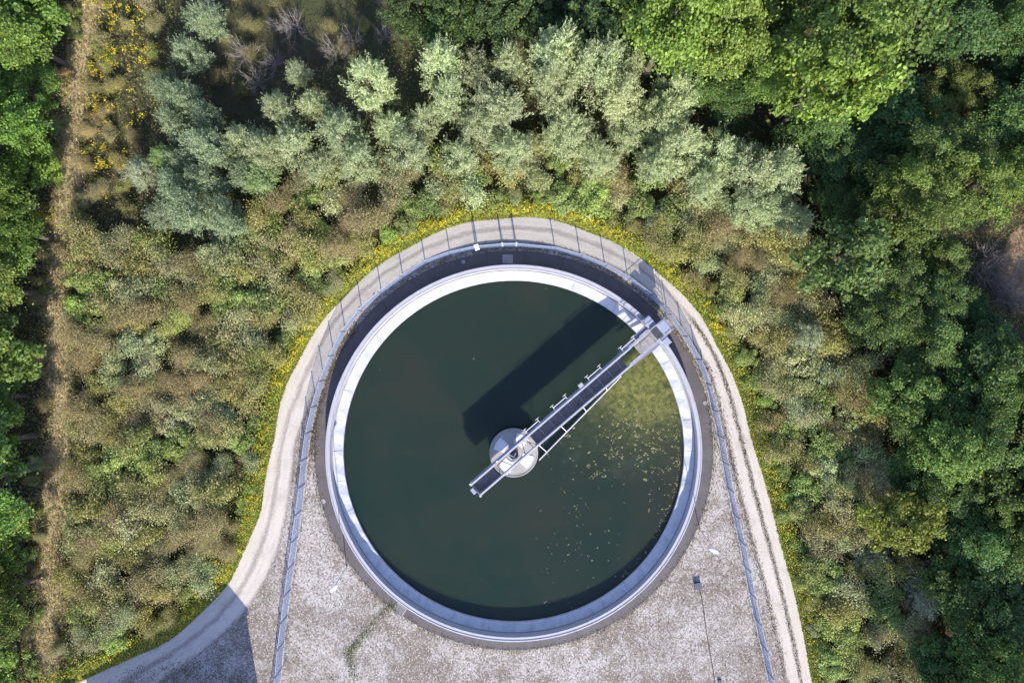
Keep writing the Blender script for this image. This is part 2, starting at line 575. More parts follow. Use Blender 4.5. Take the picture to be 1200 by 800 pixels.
# ------------------------------------------------------------------ pixel-space outlines of the plan
def spline(pts, n=8):
    pts = np.array(pts, float)
    out = []
    for i in range(len(pts) - 1):
        p0 = pts[max(i - 1, 0)]; p1 = pts[i]; p2 = pts[i + 1]; p3 = pts[min(i + 2, len(pts) - 1)]
        for k in range(n):
            t = k / n
            out.append(0.5 * ((2 * p1) + (-p0 + p2) * t + (2 * p0 - 5 * p1 + 4 * p2 - p3) * t * t
                              + (-p0 + 3 * p1 - 3 * p2 + p3) * t ** 3))
    out.append(pts[-1])
    return np.array(out)


ROAD = [((-120, 850), (-60, 905)), ((20, 822), (70, 872)), ((95, 792), (150, 832)), ((150, 768), (195, 796)),
        ((200, 742), (240, 762)), ((240, 708), (281, 724)), ((266, 675), (308, 686)), ((285, 638), (326, 645)),
        ((299, 600), (336, 603)), ((307, 560), (342, 561)), ((314, 520), (348, 516)), ((325, 470), (363, 475)),
        ((340, 430), (381, 437)), ((360, 395), (398, 397)), ((385, 360), (424, 363)), ((420, 325), (456, 336)),
        ((460, 295), (499, 308)), ((500, 273), (536, 294)), ((550, 256), (570, 286)), ((600, 250), (602, 284)),
        ((650, 254), (640, 287)), ((700, 270), (690, 301)), ((745, 294), (730, 319)), ((785, 324), (768, 349)),
        ((820, 362), (800, 385)), ((848, 407), (826, 425)), ((869, 455), (841, 470)), ((885, 508), (853, 522)),
        ((899, 560), (864, 570)), ((916, 620), (879, 628)), ((934, 690), (898, 698)), ((950, 762), (915, 770)),
        ((968, 850), (932, 858)), ((1000, 1000), (962, 1005))]
outer = spline([a for a, b in ROAD]); inner = spline([b for a, b in ROAD])
mid = outer * 0.5 + inner * 0.5


def inside(poly, x, y):
    poly = np.asarray(poly, float)
    x = np.asarray(x, float); y = np.asarray(y, float)
    res = np.zeros(x.shape, bool)
    j = len(poly) - 1
    for i in range(len(poly)):
        xi, yi = poly[i]; xj, yj = poly[j]
        c = ((yi > y) != (yj > y)) & (x < (xj - xi) * (y - yi) / (yj - yi + 1e-12) + xi)
        res ^= c
        j = i
    return res


ROAD_POLY = np.vstack([outer, [[1000, 1100], [-120, 1100]]])


def dist_to(path, x, y):
    x = np.asarray(x, float); y = np.asarray(y, float)
    d = np.full(x.shape, 1e9)
    for i in range(len(path) - 1):
        ax, ay = path[i]; bx, by = path[i + 1]
        vx, vy = bx - ax, by - ay
        t = np.clip(((x - ax) * vx + (y - ay) * vy) / (vx * vx + vy * vy + 1e-9), 0, 1)
        d = np.minimum(d, np.hypot(x - ax - t * vx, y - ay - t * vy))
    return d


TRACK = np.array([6.0, 0.0]) + spline([(112, -120), (101, -20), (97, 30), (86, 75), (84, 125), (74, 165), (76, 215), (63, 265), (64, 310), (57, 350), (66, 400), (61, 450), (66, 505), (54, 560), (60, 610), (50, 660), (55, 710), (47, 760), (50, 820), (44, 920)])

# ------------------------------------------------------------------ the setting
g = MB()
g.add([(-900, -900, 0), (900, -900, 0), (900, 900, 0), (-900, 900, 0)], [(0, 1, 2, 3)])
tag(g.build("ground", M['ground']), kind='structure')


def poly_sheet(name, pts, z, mat):
    me = bpy.data.meshes.new(name)
    vs = [(*P(x, y), z) for x, y in pts]
    me.from_pydata(vs, [], [tuple(range(len(vs)))])
    me.update()
    if me.polygons[0].normal.z < 0:
        me.flip_normals()
    me.materials.append(mat)
    o = bpy.data.objects.new(name, me); COL.objects.link(o)
    return tag(o, kind='structure')


def strip_sheet(name, a, b, z, mat):
    me = bpy.data.meshes.new(name)
    nseg = 6
    vs = []; uvs = []
    L = 0
    for i in range(len(a)):
        if i: L += np.hypot(*((a[i] + b[i]) / 2 - (a[i - 1] + b[i - 1]) / 2)) * S
        for k in range(nseg + 1):
            t = k / nseg
            p = a[i] * (1 - t) + b[i] * t
            vs.append((*P(*p), z)); uvs.append((t, L))
    fs = []
    w = nseg + 1
    for i in range(len(a) - 1):
        for k in range(nseg):
            fs.append((i * w + k, (i + 1) * w + k, (i + 1) * w + k + 1, i * w + k + 1))
    me.from_pydata(vs, [], fs); me.update()
    if me.polygons[0].normal.z < 0: me.flip_normals()
    uvl = me.uv_layers.new(name="UVMap")
    for l in me.loops:
        uvl.data[l.index].uv = uvs[l.vertex_index]
    me.materials.append(mat)
    o = bpy.data.objects.new(name, me); COL.objects.link(o)
    return tag(o, kind='structure')


poly_sheet("yard", np.vstack([mid, [[980, 1090], [-90, 1090]]]), 0.004, M['yard'])
strip_sheet("ring_road", outer, inner, 0.008, M['road'])
nrm = np.array([(-(TRACK[min(i + 1, len(TRACK) - 1)] - TRACK[max(i - 1, 0)])[1],
                 (TRACK[min(i + 1, len(TRACK) - 1)] - TRACK[max(i - 1, 0)])[0]) for i in range(len(TRACK))], float)
nrm /= np.linalg.norm(nrm, axis=1)[:, None]
wd = 30 + 4 * np.sin(np.arange(len(TRACK)) * 0.7)[:, None]
strip_sheet("dirt_track", TRACK + nrm * wd, TRACK - nrm * wd, 0.004, M['track'])
M["bare"] = simple_mat("dry_bare_soil", (0.30, 0.21, 0.125), 1.0, 0, 0.3, 2.0, (0.16, 0.13, 0.06), 0.7)
poly_sheet("dry_clearing", [(1172, 305), (1184, 275), (1215, 252), (1260, 250), (1270, 366), (1215, 360), (1184, 350), (1170, 330)], 0.004, M['bare'])

CT = P(602, 527.6)            # tank centre
apr = MB()
apr.lathe([(13.0, 0.0), (13.0, 0.012), (16.32, 0.012), (16.38, 0.0)], 180)
o = apr.build("tank_apron", M['apron']); o.location = (CT[0], CT[1], 0.0)
tag(o, kind='structure')

# water
w = MB()
n = 160
vs = [(0, 0, 0)] + [(14.15 * math.cos(2 * math.pi * i / n), 14.15 * math.sin(2 * math.pi * i / n), 0) for i in range(n)]
w.add(vs, [(0, 1 + i, 1 + (i + 1) % n) for i in range(n)])
o = w.build("water", M['water']); o.location = (CT[0], CT[1], 0.15)
tag(o, kind='structure')

# ------------------------------------------------------------------ the tank
tank = empty("settling_tank", (CT[0], CT[1], 0))
tag(tank, "round concrete settling tank with a white folded weir ring around dark green water", "tank")
mb = MB()
mb.lathe([(15.04, 0.0), (15.04, 1.34), (14.76, 1.34), (14.76, 0.44), (14.55, 0.44), (14.55, 0.0)], 200)
mb.build("wall", M['wall_white'], tank)
mb = MB()
mb.lathe([(15.08, 1.32), (15.08, 1.39), (14.99, 1.39), (14.99, 1.345)], 200)
mb.build("outer_rail", M['steel'], tank)
mb = MB()
mb.lathe([(14.80, 1.345), (14.80, 1.36), (14.74, 1.36), (14.74, 1.30)], 200)
mb.build("inner_rail", M['steel'], tank)
mb = MB()       # folded white panels
NF = 108
ro, ri = 14.68, 13.90
rin = [(ri, 0.30)]
vs = []; fs = []
for i in range(NF):
    a = 2 * math.pi * i / NF
    am = 2 * math.pi * (i + 0.5) / NF
    hi = 0.055 if i % 2 == 0 else -0.035
    vs.append((ro * math.cos(a), ro * math.sin(a), 0.48 + (0.0 if i % 2 else 0.03)))
    vs.append((ri * math.cos(am), ri * math.sin(am), 0.39 + hi))
    vs.append((ri * math.cos(am), ri * math.sin(am), 0.10))
for i in range(NF):
    j = (i + 1) % NF
    fs.append((i * 3, i * 3 + 1, j * 3))
    fs.append((i * 3 + 1, j * 3 + 1, j * 3))
    fs.append((i * 3 + 1, i * 3 + 2, j * 3 + 2, j * 3 + 1))
mb.add(vs, fs)
mb.build("weir_panel", M['weir'], tank)
for i in range(0, NF, 3):
    a = 2 * math.pi * i / NF
    c, s_ = math.cos(a), math.sin(a)
    mb = MB()
    mb.tube([(ro * c, ro * s_, 0.53), (13.92 * c, 13.92 * s_, 0.44)], 0.010, 4)
    mb.build("panel_joint", M['steel'], tank)

# ------------------------------------------------------------------ centre pier
pier = empty("centre_pier", (CT[0], CT[1], 0.15))
tag(pier, "round concrete pier with four pale hatches at the middle of the tank", "pier")
mb = MB()
mb.lathe([(0.0, 1.05), (1.86, 1.05), (1.86, 1.10), (1.95, 1.10), (1.95, 0.72), (1.80, 0.70), (1.80, -0.1)], 72)
mb.build("platform", M['platform'], pier)
for ac in (150, 60, -30, -120):
    mb = MB()
    a0, a1 = R(ac - 24), R(ac + 24)
    vs = []
    for z in (1.045, 1.10):
        for rr, aa, bb in ((0.72, a0 - R(6), a1 + R(6)), (1.62, a0 + R(4), a1 - R(4))):
            for t in np.linspace(aa, bb, 7):
                vs.append((rr * math.cos(t), rr * math.sin(t), z))
    fs = []
    for k in range(6):
        fs.append((14 + k, 14 + 7 + k, 14 + 8 + k, 14 + k + 1))
    ring = list(range(0, 7)) + list(range(13, 6, -1))
    for i in range(len(ring)):
        a, b = ring[i], ring[(i + 1) % len(ring)]
        fs.append((a, b, b + 14, a + 14))
    mb.add(vs, fs)
    mb.build("hatch", M['hatch'], pier)

# ------------------------------------------------------------------ scraper bridge
BA = R(40.7)
br = empty("scraper_bridge", (CT[0], CT[1], 0), BA)
tag(br, "long grey steel scraper bridge from the centre pier to the north-east tank rim", "bridge")
X0 = -3.95
for sgn, X1 in ((1, 12.4), (-1, 11.5)):
    mb = MB()
    y = 0.53 * sgn
    mb.box(X0, X1, y - 0.012, y + 0.012, 2.32, 3.30)
    mb.box(X0, X1, y - 0.06 + 0.05 * sgn, y + 0.06 + 0.05 * sgn, 2.26, 2.315)
    x = X0 + 0.1
    while x < X1:
        mb.box(x - 0.02, x + 0.02, *sorted((y + 0.013 * sgn, y + 0.09 * sgn)), 2.32, 3.29)
        x += 1.2
    gd = mb.build("girder", M['girder'], br)
    mb = MB()
    mb.box(X0 - 0.02, X1, y - 0.07, y + 0.07, 3.303, 3.35, ch=0.008)
    mb.build("top_flange", M['steel'], gd)
    for x in (X0 + 0.05, -1.2):
        mb = MB(); mb.box(x - 0.07, x + 0.07, y + 0.087 * sgn - 0.04, y + 0.087 * sgn + 0.04, 3.22, 3.36)
        mb.build("clamp", M['white_steel'], gd)
for xa, xb in ((X0 + 0.2, -1.9), (1.94, 11.3)):
    mb = MB()
    mb.box(xa, xb, -0.515, 0.515, 2.36, 2.40)
    k = xa
    while k < xb - 0.1:
        mb.box(k, k + 0.05, -0.515, 0.515, 2.27, 2.357)
        k += 1.2
    mb.build("deck", M['grating'], br)
mb = MB()    # end bracket and toe plate over the water
mb.box(X0 - 0.30, X0 - 0.02, -0.22, 0.26, 2.85, 3.12, ch=0.02)
mb.build("end_box", M['box_grey'], br)
mb = MB(); mb.box(X0 - 0.01, X0 + 0.02, -0.515, 0.515, 2.3, 2.9); mb.build("end_plate", M['girder'], br)
# open bay above the pier: braces, drive column and slip ring
for (xa, ya, xb, yb) in ((-1.85, -0.5, -1.15, 0.5), (-1.15, 0.5, -0.6, -0.5), (0.75, -0.5, 1.2, 0.5), (1.2, 0.5, 1.9, -0.5), (1.55, 0.5, 1.55, -0.5), (-1.5, 0.5, -1.5, -0.5)):
    mb = MB()
    mb.tube([(xa, ya, 2.33), (xb, yb, 2.33)], 0.028, 6)
    mb.build("cross_brace", M['dark_steel'], br)
mb = MB()
mb.lathe([(0.0, 2.62), (0.16, 2.62), (0.2, 2.56), (0.2, 2.1), (0.36, 2.05), (0.36, 1.2)], 24)
mb.build("bearing", M['dark_steel'], br)
mb = MB()
mb.tube([(-0.25, 0.35, 2.5), (-0.05, -0.1, 2.72), (0.28, 0.08, 2.72)], 0.05, 8)
mb.tube([(-0.4, -0.2, 2.45), (0.1, -0.3, 2.6), (0.35, -0.25, 2.5)], 0.04, 8)
mb.build("cable_arm", M['white_steel'], br)
# carriage running on the rim
mb = MB()
mb.box(14.55, 15.25, -0.95, 1.05, 1.62, 2.17, ch=0.03)
mb.build("end_carriage", M['girder'], br)
for yy in (1.12, -1.05):
    mb = MB()
    sx = 0.30
    mb.box(14.62, 15.22, yy - sx, yy + sx, 1.66, 2.45, ch=0.05)
    mb.build("wheel_cover", M['box_grey'], br)
    mb = MB()
    mb.tube([(14.9, yy - 0.10, 1.60), (14.9, yy + 0.10, 1.60)], 0.24, 20)
    mb.build("wheel", M['rubber'], br)
mb = MB()
mb.box(12.75, 14.5, -0.50, 0.50, 2.18, 2.24)
for x in (13.2, 13.7, 14.2): mb.box(x - 0.015, x + 0.015, -0.5, 0.5, 2.242, 2.27)
mb.build("landing", M['landing'], br)
mb = MB(); mb.box(14.52, 15.0, -0.48, 0.48, 2.05, 2.62, ch=0.03); mb.build("gear_case", M['dark_steel'], br)
mb = MB(); mb.box(15.02, 15.75, -0.50, 0.52, 2.2, 3.2, ch=0.05); mb.build("drive_cabinet", M['box_grey'], br)
# handrails round the landing and ladder hoops
for sgn in (1, -1):
    mb = MB()
    y = 0.55 * sgn
    mb.tube([(11.5 if sgn < 0 else 12.4, y, 3.32), (13.9, y, 3.32), (15.5, y, 3.32), (16.0, y, 3.05), (16.15, y, 2.3), (16.15, y, 0.4)], 0.028, 6)
    mb.tube([(11.5 if sgn < 0 else 12.4, y, 2.8), (15.95, y, 2.8)], 0.02, 6)
    mb.tube([(11.4 if sgn < 0 else 12.3, y, 2.2), (14.5, y, 2.2)], 0.05, 6)
    for x in (12.8, 14.2, 15.1, 15.9): mb.tube([(x, y, 2.0), (x, y, 3.3)], 0.022, 6)
    mb.build("handrail", M['steel'], br)
mb = MB()
for k in range(7): mb.tube([(16.15, -0.55, 0.5 + 0.3 * k), (16.15, 0.55, 0.5 + 0.3 * k)], 0.02, 6)
mb.build("ladder", M['steel'], br)
# triangular braces to the carriage
for sgn in (-1, 1):
    mb = MB()
    pts = [(11.3, 0.62 * sgn), (11.9, 0.62 * sgn), (14.55, 0.62 * sgn), (14.6, 0.98 * sgn), (14.3, 0.98 * sgn), (11.5, 0.78 * sgn)]
    if sgn < 0: pts = [(11.2, -0.62), (14.4, -0.62), (14.5, -0.95), (13.9, -1.0), (11.4, -0.80)]
    m_ = len(pts)
    mb.add([(x, y, 2.0) for x, y in pts] + [(x, y, 2.05) for x, y in pts],
           [tuple(range(m_)), tuple(range(2 * m_ - 1, m_ - 1, -1))] + [(i, (i + 1) % m_, m_ + (i + 1) % m_, m_ + i) for i in range(m_)])
    mb.build("brace_plate", M['brace'], br)
# conduit along the deck and grating seams
mb = MB(); mb.tube([(-1.9, 0.42, 2.5), (1.9, 0.42, 2.5), (11.2, 0.42, 2.5), (13.5, 0.42, 2.45)], 0.035, 6); mb.build("conduit", M['steel'], br)
for k in range(9):
    x = 2.9 + k * 1.0
    mb = MB(); mb.box(x - 0.02, x + 0.02, -0.5, 0.5, 2.402, 2.42); mb.build("deck_seam", M['girder'], br)
# skimmer board on the water
mb = MB()
A = Vector((1.1, -1.9, 0)); B = Vector((10.6, -1.08, 0)); d = (B - A).normalized(); nn = Vector((-d.y, d.x, 0)) * 0.035
mb.add([A - nn + Vector((0, 0, 0.1)), B - nn + Vector((0, 0, 0.1)), B + nn + Vector((0, 0, 0.1)), A + nn + Vector((0, 0, 0.1)),
        A - nn + Vector((0, 0, 0.5)), B - nn + Vector((0, 0, 0.5)), B + nn + Vector((0, 0, 0.5)), A + nn + Vector((0, 0, 0.5))],
       [(3, 2, 1, 0), (4, 5, 6, 7), (0, 1, 5, 4), (1, 2, 6, 5), (2, 3, 7, 6), (3, 0, 4, 7)])
mb.build("skimmer_board", M['hatch'], br)
for x in (2.0, 4.3, 6.6, 9.0):
    t = (x - A.x) / (B.x - A.x)
    q = A.lerp(B, t)
    mb = MB(); mb.tube([(q.x, q.y, 0.48), (q.x, -0.6, 2.28)], 0.035, 6); mb.build("strut", M['white_steel'], br)
# U-shaped brackets on the other side
for x in (2.0, 4.8, 8.3, 11.75):
    mb = MB()
    for q in (x, x + 1.28):
        mb.tube([(q, 0.60, 3.24), (q, 1.08, 3.24)], 0.026, 6)
        mb.tube([(q - 0.17, 1.08, 3.24), (q + 0.17, 1.08, 3.24)], 0.022, 6)
    mb.tube([(x, 0.90, 3.26), (x + 1.28, 0.90, 3.26)], 0.035, 6)
    mb.build("side_bracket", M['hatch'], br)
mb = MB(); mb.box(7.35, 7.75, 0.66, 0.98, 2.9, 3.3, ch=0.02); mb.build("control_box", M['steel'], br)

# ------------------------------------------------------------------ perimeter fence
FENCE = spline([(312, 905), (328, 800), (333, 750), (336, 726), (342, 680), (347, 645), (353, 600), (358, 560), (362, 520),
                (367, 494), (377, 455), (389, 423), (403, 392), (430, 358.5), (461, 333.5), (501, 307.5), (540, 295), (570, 290), (600, 288.5),
                (630, 289.5), (660, 295), (697, 307.5), (729, 323), (765, 350), (779, 365), (795, 386), (812, 414), (825, 441),
                (835, 482), (843, 519), (853, 575), (860, 607), (867, 638), (876, 684), (884, 723), (893, 761), (901, 800), (922, 905)], 10)
seg = np.hypot(*(FENCE[1:] - FENCE[:-1]).T)
cum = np.concatenate([[0], np.cumsum(seg)])
FH = 1.66
npost = int(cum[-1] / 31.0)
tt = np.linspace(0, cum[-1], npost + 1)
FP = np.stack([np.interp(tt, cum, FENCE[:, 0]), np.interp(tt, cum, FENCE[:, 1])], 1)
gi = int(np.argmin(np.hypot(FP[:, 0] - 589, FP[:, 1] - 288.5)))   # gate bay starts here
FP[gi] = (589, 288.8); FP[gi + 1] = (605, 288.6)
fence = empty("wire_fence", (0, 0, 0))
tag(fence, "long blue-grey wire mesh fence on posts curving round the tank inside the road", "fence")
post_me = None
for i, (x, y) in enumerate(FP):
    X, Y = P(x, y)
    if i in (gi, gi + 1): continue
    if post_me is None:
        mb = MB(); mb.tube([(0, 0, 0), (0, 0, FH + 0.09)], 0.042, 8)
        mb.tube([(0, 0, FH + 0.09), (0, 0, FH + 0.12)], 0.05, 8)
        p = mb.build("post", M['post'], fence); post_me = p.data
    else:
        p = bpy.data.objects.new("post", post_me); COL.objects.link(p); p.parent = fence
    p.location = (X, Y, 0)


def mesh_panel(mb, a, b, h, z0=0.08, pv=0.05, ph=0.055, r=0.0042):
    a = Vector((*a, 0)); b = Vector((*b, 0))
    L = (b - a).length
    nv = max(2, int(L / pv))
    for k in range(1, nv):
        p = a.lerp(b, k / nv)
        mb.tube([(p.x, p.y, z0), (p.x, p.y, h)], r, 3, False)
    z = z0
    while z <= h + 1e-6:
        mb.tube([(a.x, a.y, z), (b.x, b.y, z)], r, 3, False)
        z += ph
    mb.tube([(a.x, a.y, h), (b.x, b.y, h)], 0.014, 5, False)


for i in range(len(FP) - 1):
    if i == gi: continue
    mb = MB()
    mesh_panel(mb, P(*FP[i]), P(*FP[i + 1]), FH)
    mb.build("mesh_panel", M['wire'], fence)
# low kerb under the fence
kv = []; kf = []
for i, (x, y) in enumerate(FENCE):
    d = FENCE[min(i + 1, len(FENCE) - 1)] - FENCE[max(i - 1, 0)]
    nx, ny = -d[1], d[0]
    l = math.hypot(nx, ny); nx /= l; ny /= l
    for s_, z in ((-1.3, 0), (-1.3, 0.07), (1.3, 0.07), (1.3, 0)):
        kv.append((*P(x + nx * s_, y + ny * s_), z))
for i in range(len(FENCE) - 1):
    for k in range(3):
        kf.append((i * 4 + k, i * 4 + k + 1, (i + 1) * 4 + k + 1, (i + 1) * 4 + k))
mb = MB(); mb.add(kv, kf); mb.build("plinth", M['concrete'], fence)

gate = empty("fence_gate", (*P(*FP[gi]), 0))
tag(gate, "narrow wire gate between two thick posts at the top of the fence", "gate")
ga = P(*FP[gi]); gb = P(*FP[gi + 1])
gb = (gb[0] - ga[0], gb[1] - ga[1])
for q in ((0, 0), gb):
    mb = MB(); mb.tube([(q[0], q[1], 0), (q[0], q[1], 1.95)], 0.075, 10); mb.build("gate_post", M['wire'], gate)
mb = MB()
a_ = (0.12, 0); b_ = (gb[0] - 0.12, gb[1])
mesh_panel(mb, a_, b_, 1.7, 0.1)
gl = mb.build("gate_leaf", M['wire'], gate)
mb = MB()
mb.tube([(*a_, 0.1), (*a_, 1.72), (*b_, 1.72), (*b_, 0.1), (*a_, 0.1)], 0.03, 6)
mb.build("frame", M['wire'], gl)

# ------------------------------------------------------------------ lamps and small yard things
def street_lamp(bx, by, hx, hy, label):
    X, Y = P(bx, by)
    z = 7.2
    hX, hY = P(hx, hy, z)
    d = Vector((hX - X, hY - Y, 0)); Ln = d.length; rz = math.atan2(d.y, d.x)
    l = empty("street_lamp", (X, Y, 0), rz)
    tag(l, label, "street lamp", "yard lamps by the tank")
    mb = MB(); mb.tube([(0, 0, 0), (Ln * 0.1, 0, 0.8), (Ln * 0.45, 0, 3.6), (Ln * 0.85, 0, 6.9)], [0.045, 0.036, 0.028, 0.02], 10); mb.build("pole", M['pole'], l)
    mb = MB(); mb.tube([(Ln * 0.85, 0, 6.9), (Ln * 0.9, 0, 7.12), (Ln * 1.0, 0, 7.2)], 0.025, 8); mb.build("arm", M['pole'], l)
    mb = MB()
    vs = []; fs = []
    prof = [(0.0, 0.06, 0.03), (0.12, 0.14, 0.06), (0.4, 0.19, 0.085), (0.65, 0.17, 0.075), (0.82, 0.10, 0.05), (0.88, 0.03, 0.02)]
    nn_ = 12
    for (x, ww, hh) in prof:
        for k in range(nn_):
            t = 2 * math.pi * k / nn_
            vs.append((Ln - 0.36 + x * 0.85, ww * 0.85 * math.cos(t), 7.22 + hh * math.sin(t)))
    for i in range(len(prof) - 1):
        for k in range(nn_):
            j = (k + 1) % nn_
            fs.append((i * nn_ + k, i * nn_ + j, (i + 1) * nn_ + j, (i + 1) * nn_ + k))
    fs.append(tuple(range(nn_))); fs.append(tuple(range((len(prof) - 1) * nn_, len(prof) * nn_)))
    mb.add(vs, fs)
    mb.build("lamp_head", M['lamp_white'], l, True)


street_lamp(406, 664, 391, 689, "tall lamp with oval white head on the yard south-west of the tank")
street_lamp(820, 620, 837, 645, "tall lamp with oval white head on the yard south-east of the tank")

X, Y = P(560, 293)
fl = empty("floodlight", (X, Y, 0), R(-70))
tag(fl, "short floodlight post with a white lamp box just inside the top of the fence", "floodlight")
mb = MB(); mb.tube([(0, 0, 0), (0, 0, 3.0)], 0.06, 8); mb.build("pole", M['steel'], fl)
mb = MB(); mb.box(-0.05, 0.42, -0.18, 0.18, 2.95, 3.15, ch=0.05); mb.build("lamp_head", M['lamp_white'], fl)


def cover(px, py, r, label, mat, cat="manhole", square=False, rot=0, z=0.0125, name="manhole_cover"):
    X, Y = P(px, py)
    o = empty(name, (X, Y, z), rot)
    tag(o, label, cat)
    mb = MB()
    if square:
        mb.box(-r, r, -r * 0.8, r * 0.8, 0, 0.03, ch=0.01); mb.build("lid", mat, o)
        mb = MB()
        for a, b, c, d in ((-r - .06, r + .06, r * .8 + .004, r * .8 + .06), (-r - .06, r + .06, -r * .8 - .06, -r * .8 - .004),
                           (-r - .06, -r - .004, -r * .8, r * .8), (r + .004, r + .06, -r * .8, r * .8)):
            mb.box(a, b, c, d, 0, 0.02)
        mb.build("frame", M['concrete'], o)
    else:
        mb.lathe([(0, 0.03), (r * 0.92, 0.03), (r * 0.95, 0.0)], 32); mb.build("lid", mat, o)
        mb = MB(); mb.lathe([(r * 0.96, 0.0), (r * 0.96, 0.022), (r * 1.1, 0.022), (r * 1.14, 0.0)], 32); mb.build("frame", M['iron'], o)
    return o


cover(379, 587, 0.20, "round pale cover on the apron west of the tank", M['cover'])
cover(826, 472, 0.17, "round pale cover at the apron edge east of the tank", M['cover'])
cover(543, 307, 0.17, "round cover in the shaded apron left of the square plate", M['cover'])
cover(595, 303.5, 0.36, "square pale plate in the shaded apron below the fence gate", M['cover'], "cover plate", True, 0, name="cover_plate")
cover(468, 714, 0.42, "dark square plate on the apron south-west of the tank beside the mossy crack", M['iron'], "cover plate", True, R(-38), name="cover_plate")
cover(404, 602, 0.05, "tiny round bolt cover at the apron edge south of the pale cover", M['iron'])

X, Y = P(817, 685)
jb = empty("junction_box", (X, Y, 0.005), R(10))
tag(jb, "small dark grey junction box on the yard with a cable running south", "junction box")
mb = MB(); mb.box(-0.27, 0.27, -0.24, 0.24, 0, 0.26, ch=0.03); mb.build("body", M['dark_steel'], jb)
mb = MB(); mb.box(-0.29, 0.29, -0.26, 0.26, 0.262, 0.30, ch=0.01); mb.build("lid", M['lid_dark'], jb)
mb = MB()
mb.tube([(*P(x, y), 0.03) for x, y in spline([(819, 689), (823, 705), (827, 735), (832, 765), (837, 795), (841, 830), (846, 880)], 6)], 0.035, 6)
tag(mb.build("cable", M['cable']), "thin black cable lying across the yard from the small junction box", "cable")
mb = MB(); mb.box(-0.14, 0.14, -0.12, 0.12, 0, 0.14, ch=0.02)
o = mb.build("valve_cap", M['dark_steel']); o.location = (*P(843, 797), 0.005)
tag(o, "tiny dark valve cap beside the black cable at the bottom edge", "valve cap")

# ------------------------------------------------------------------ pump house just south of the frame (casts the big shadow)
ph = empty("pump_house", (*P(314, 873), 0))
tag(ph, "pale rendered flat-roofed pump house south-west of the yard beside the track", "building")
e1 = Vector((-0.63, 0.77, 0)); e2 = Vector((-0.77, -0.63, 0))
Mx = Matrix(((e1.x, e2.x, 0, 0), (e1.y, e2.y, 0, 0), (0, 0, 1, 0), (0, 0, 0, 1)))
PW, PL, PHH = 4.4, 13.5, 7.0
mb = MB(); mb.box(0, PW, 0, PL, 0, PHH - 0.3, Mx); mb.build("wall", M['render'], ph)
mb = MB(); mb.box(-0.15, PW + 0.15, -0.15, PL + 0.15, PHH - 0.298, PHH, Mx); mb.build("roof", M['roof'], ph)
for k in range(3):
    mb = MB(); mb.box(PW + 0.003, PW + 0.09, 1.4 + 4 * k, 3.2 + 4 * k, 3.6, 5.0, Mx); f_ = mb.build("window", M['white_steel'], ph)
    mb = MB(); mb.box(PW + 0.092, PW + 0.10, 1.5 + 4 * k, 3.1 + 4 * k, 3.7, 4.9, Mx); mb.build("pane", M['glass'], f_)
mb = MB(); mb.box(PW + 0.003, PW + 0.08, 5.6, 7.0, 0.02, 2.2, Mx); dr = mb.build("door", M['box_grey'], ph)
mb = MB(); mb.box(PW + 0.083, PW + 0.14, 6.75, 6.85, 1.0, 1.1, Mx); mb.build("handle", M['steel'], dr)

# ------------------------------------------------------------------ foliage generators
def unit(v):
    return v / (np.linalg.norm(v, axis=1)[:, None] + 1e-9)


def rand_dirs(n, r):
    return unit(r.normal(size=(n, 3)))


def leaf_mesh(name, pos, nor, along, L, W, rnd, kind, mat, tint=None, extra=None):
    n = len(pos)
    u = along - nor * np.sum(along * nor, axis=1)[:, None]
    u = unit(u)
    v = np.cross(nor, u)
    L = np.broadcast_to(np.asarray(L, float), (n,))[:, None]; W = np.broadcast_to(np.asarray(W, float), (n,))[:, None]
    V = np.empty((n, 4, 3), np.float32)
    V[:, 0] = pos - u * L * 0.5
    V[:, 1] = pos + v * W * 0.5 + u * L * 0.08
    V[:, 2] = pos + u * L * 0.5
    V[:, 3] = pos - v * W * 0.5 + u * L * 0.08
    me = bpy.data.meshes.new(name)
    me.vertices.add(n * 4); me.loops.add(n * 4); me.polygons.add(n)
    me.vertices.foreach_set("co", V.reshape(-1))
    me.loops.foreach_set("vertex_index", np.arange(n * 4, dtype=np.int32))
    me.polygons.foreach_set("loop_start", np.arange(0, n * 4, 4, dtype=np.int32))
    me.update(calc_edges=True)
    if tint is None:
        a = me.attributes.new("rnd", 'FLOAT', 'FACE'); a.data.foreach_set("value", np.asarray(rnd, np.float32))
        a = me.attributes.new("kind", 'FLOAT', 'FACE'); a.data.foreach_set("value", np.asarray(kind, np.float32))
    else:
        a = me.attributes.new("tint", 'FLOAT_COLOR', 'FACE')
        c = np.ones((n, 4), np.float32); c[:, :3] = tint
        a.data.foreach_set("color", c.reshape(-1))
    me.materials.append(mat)
    return me


def tube_mesh(name, tubes, mat):
    mb = MB()
    for pts, r, n in tubes: mb.tube(pts, r, n)
    me = bpy.data.meshes.new(name)
    me.from_pydata(mb.v, [], mb.f); me.update()
    me.materials.append(mat)
    return me


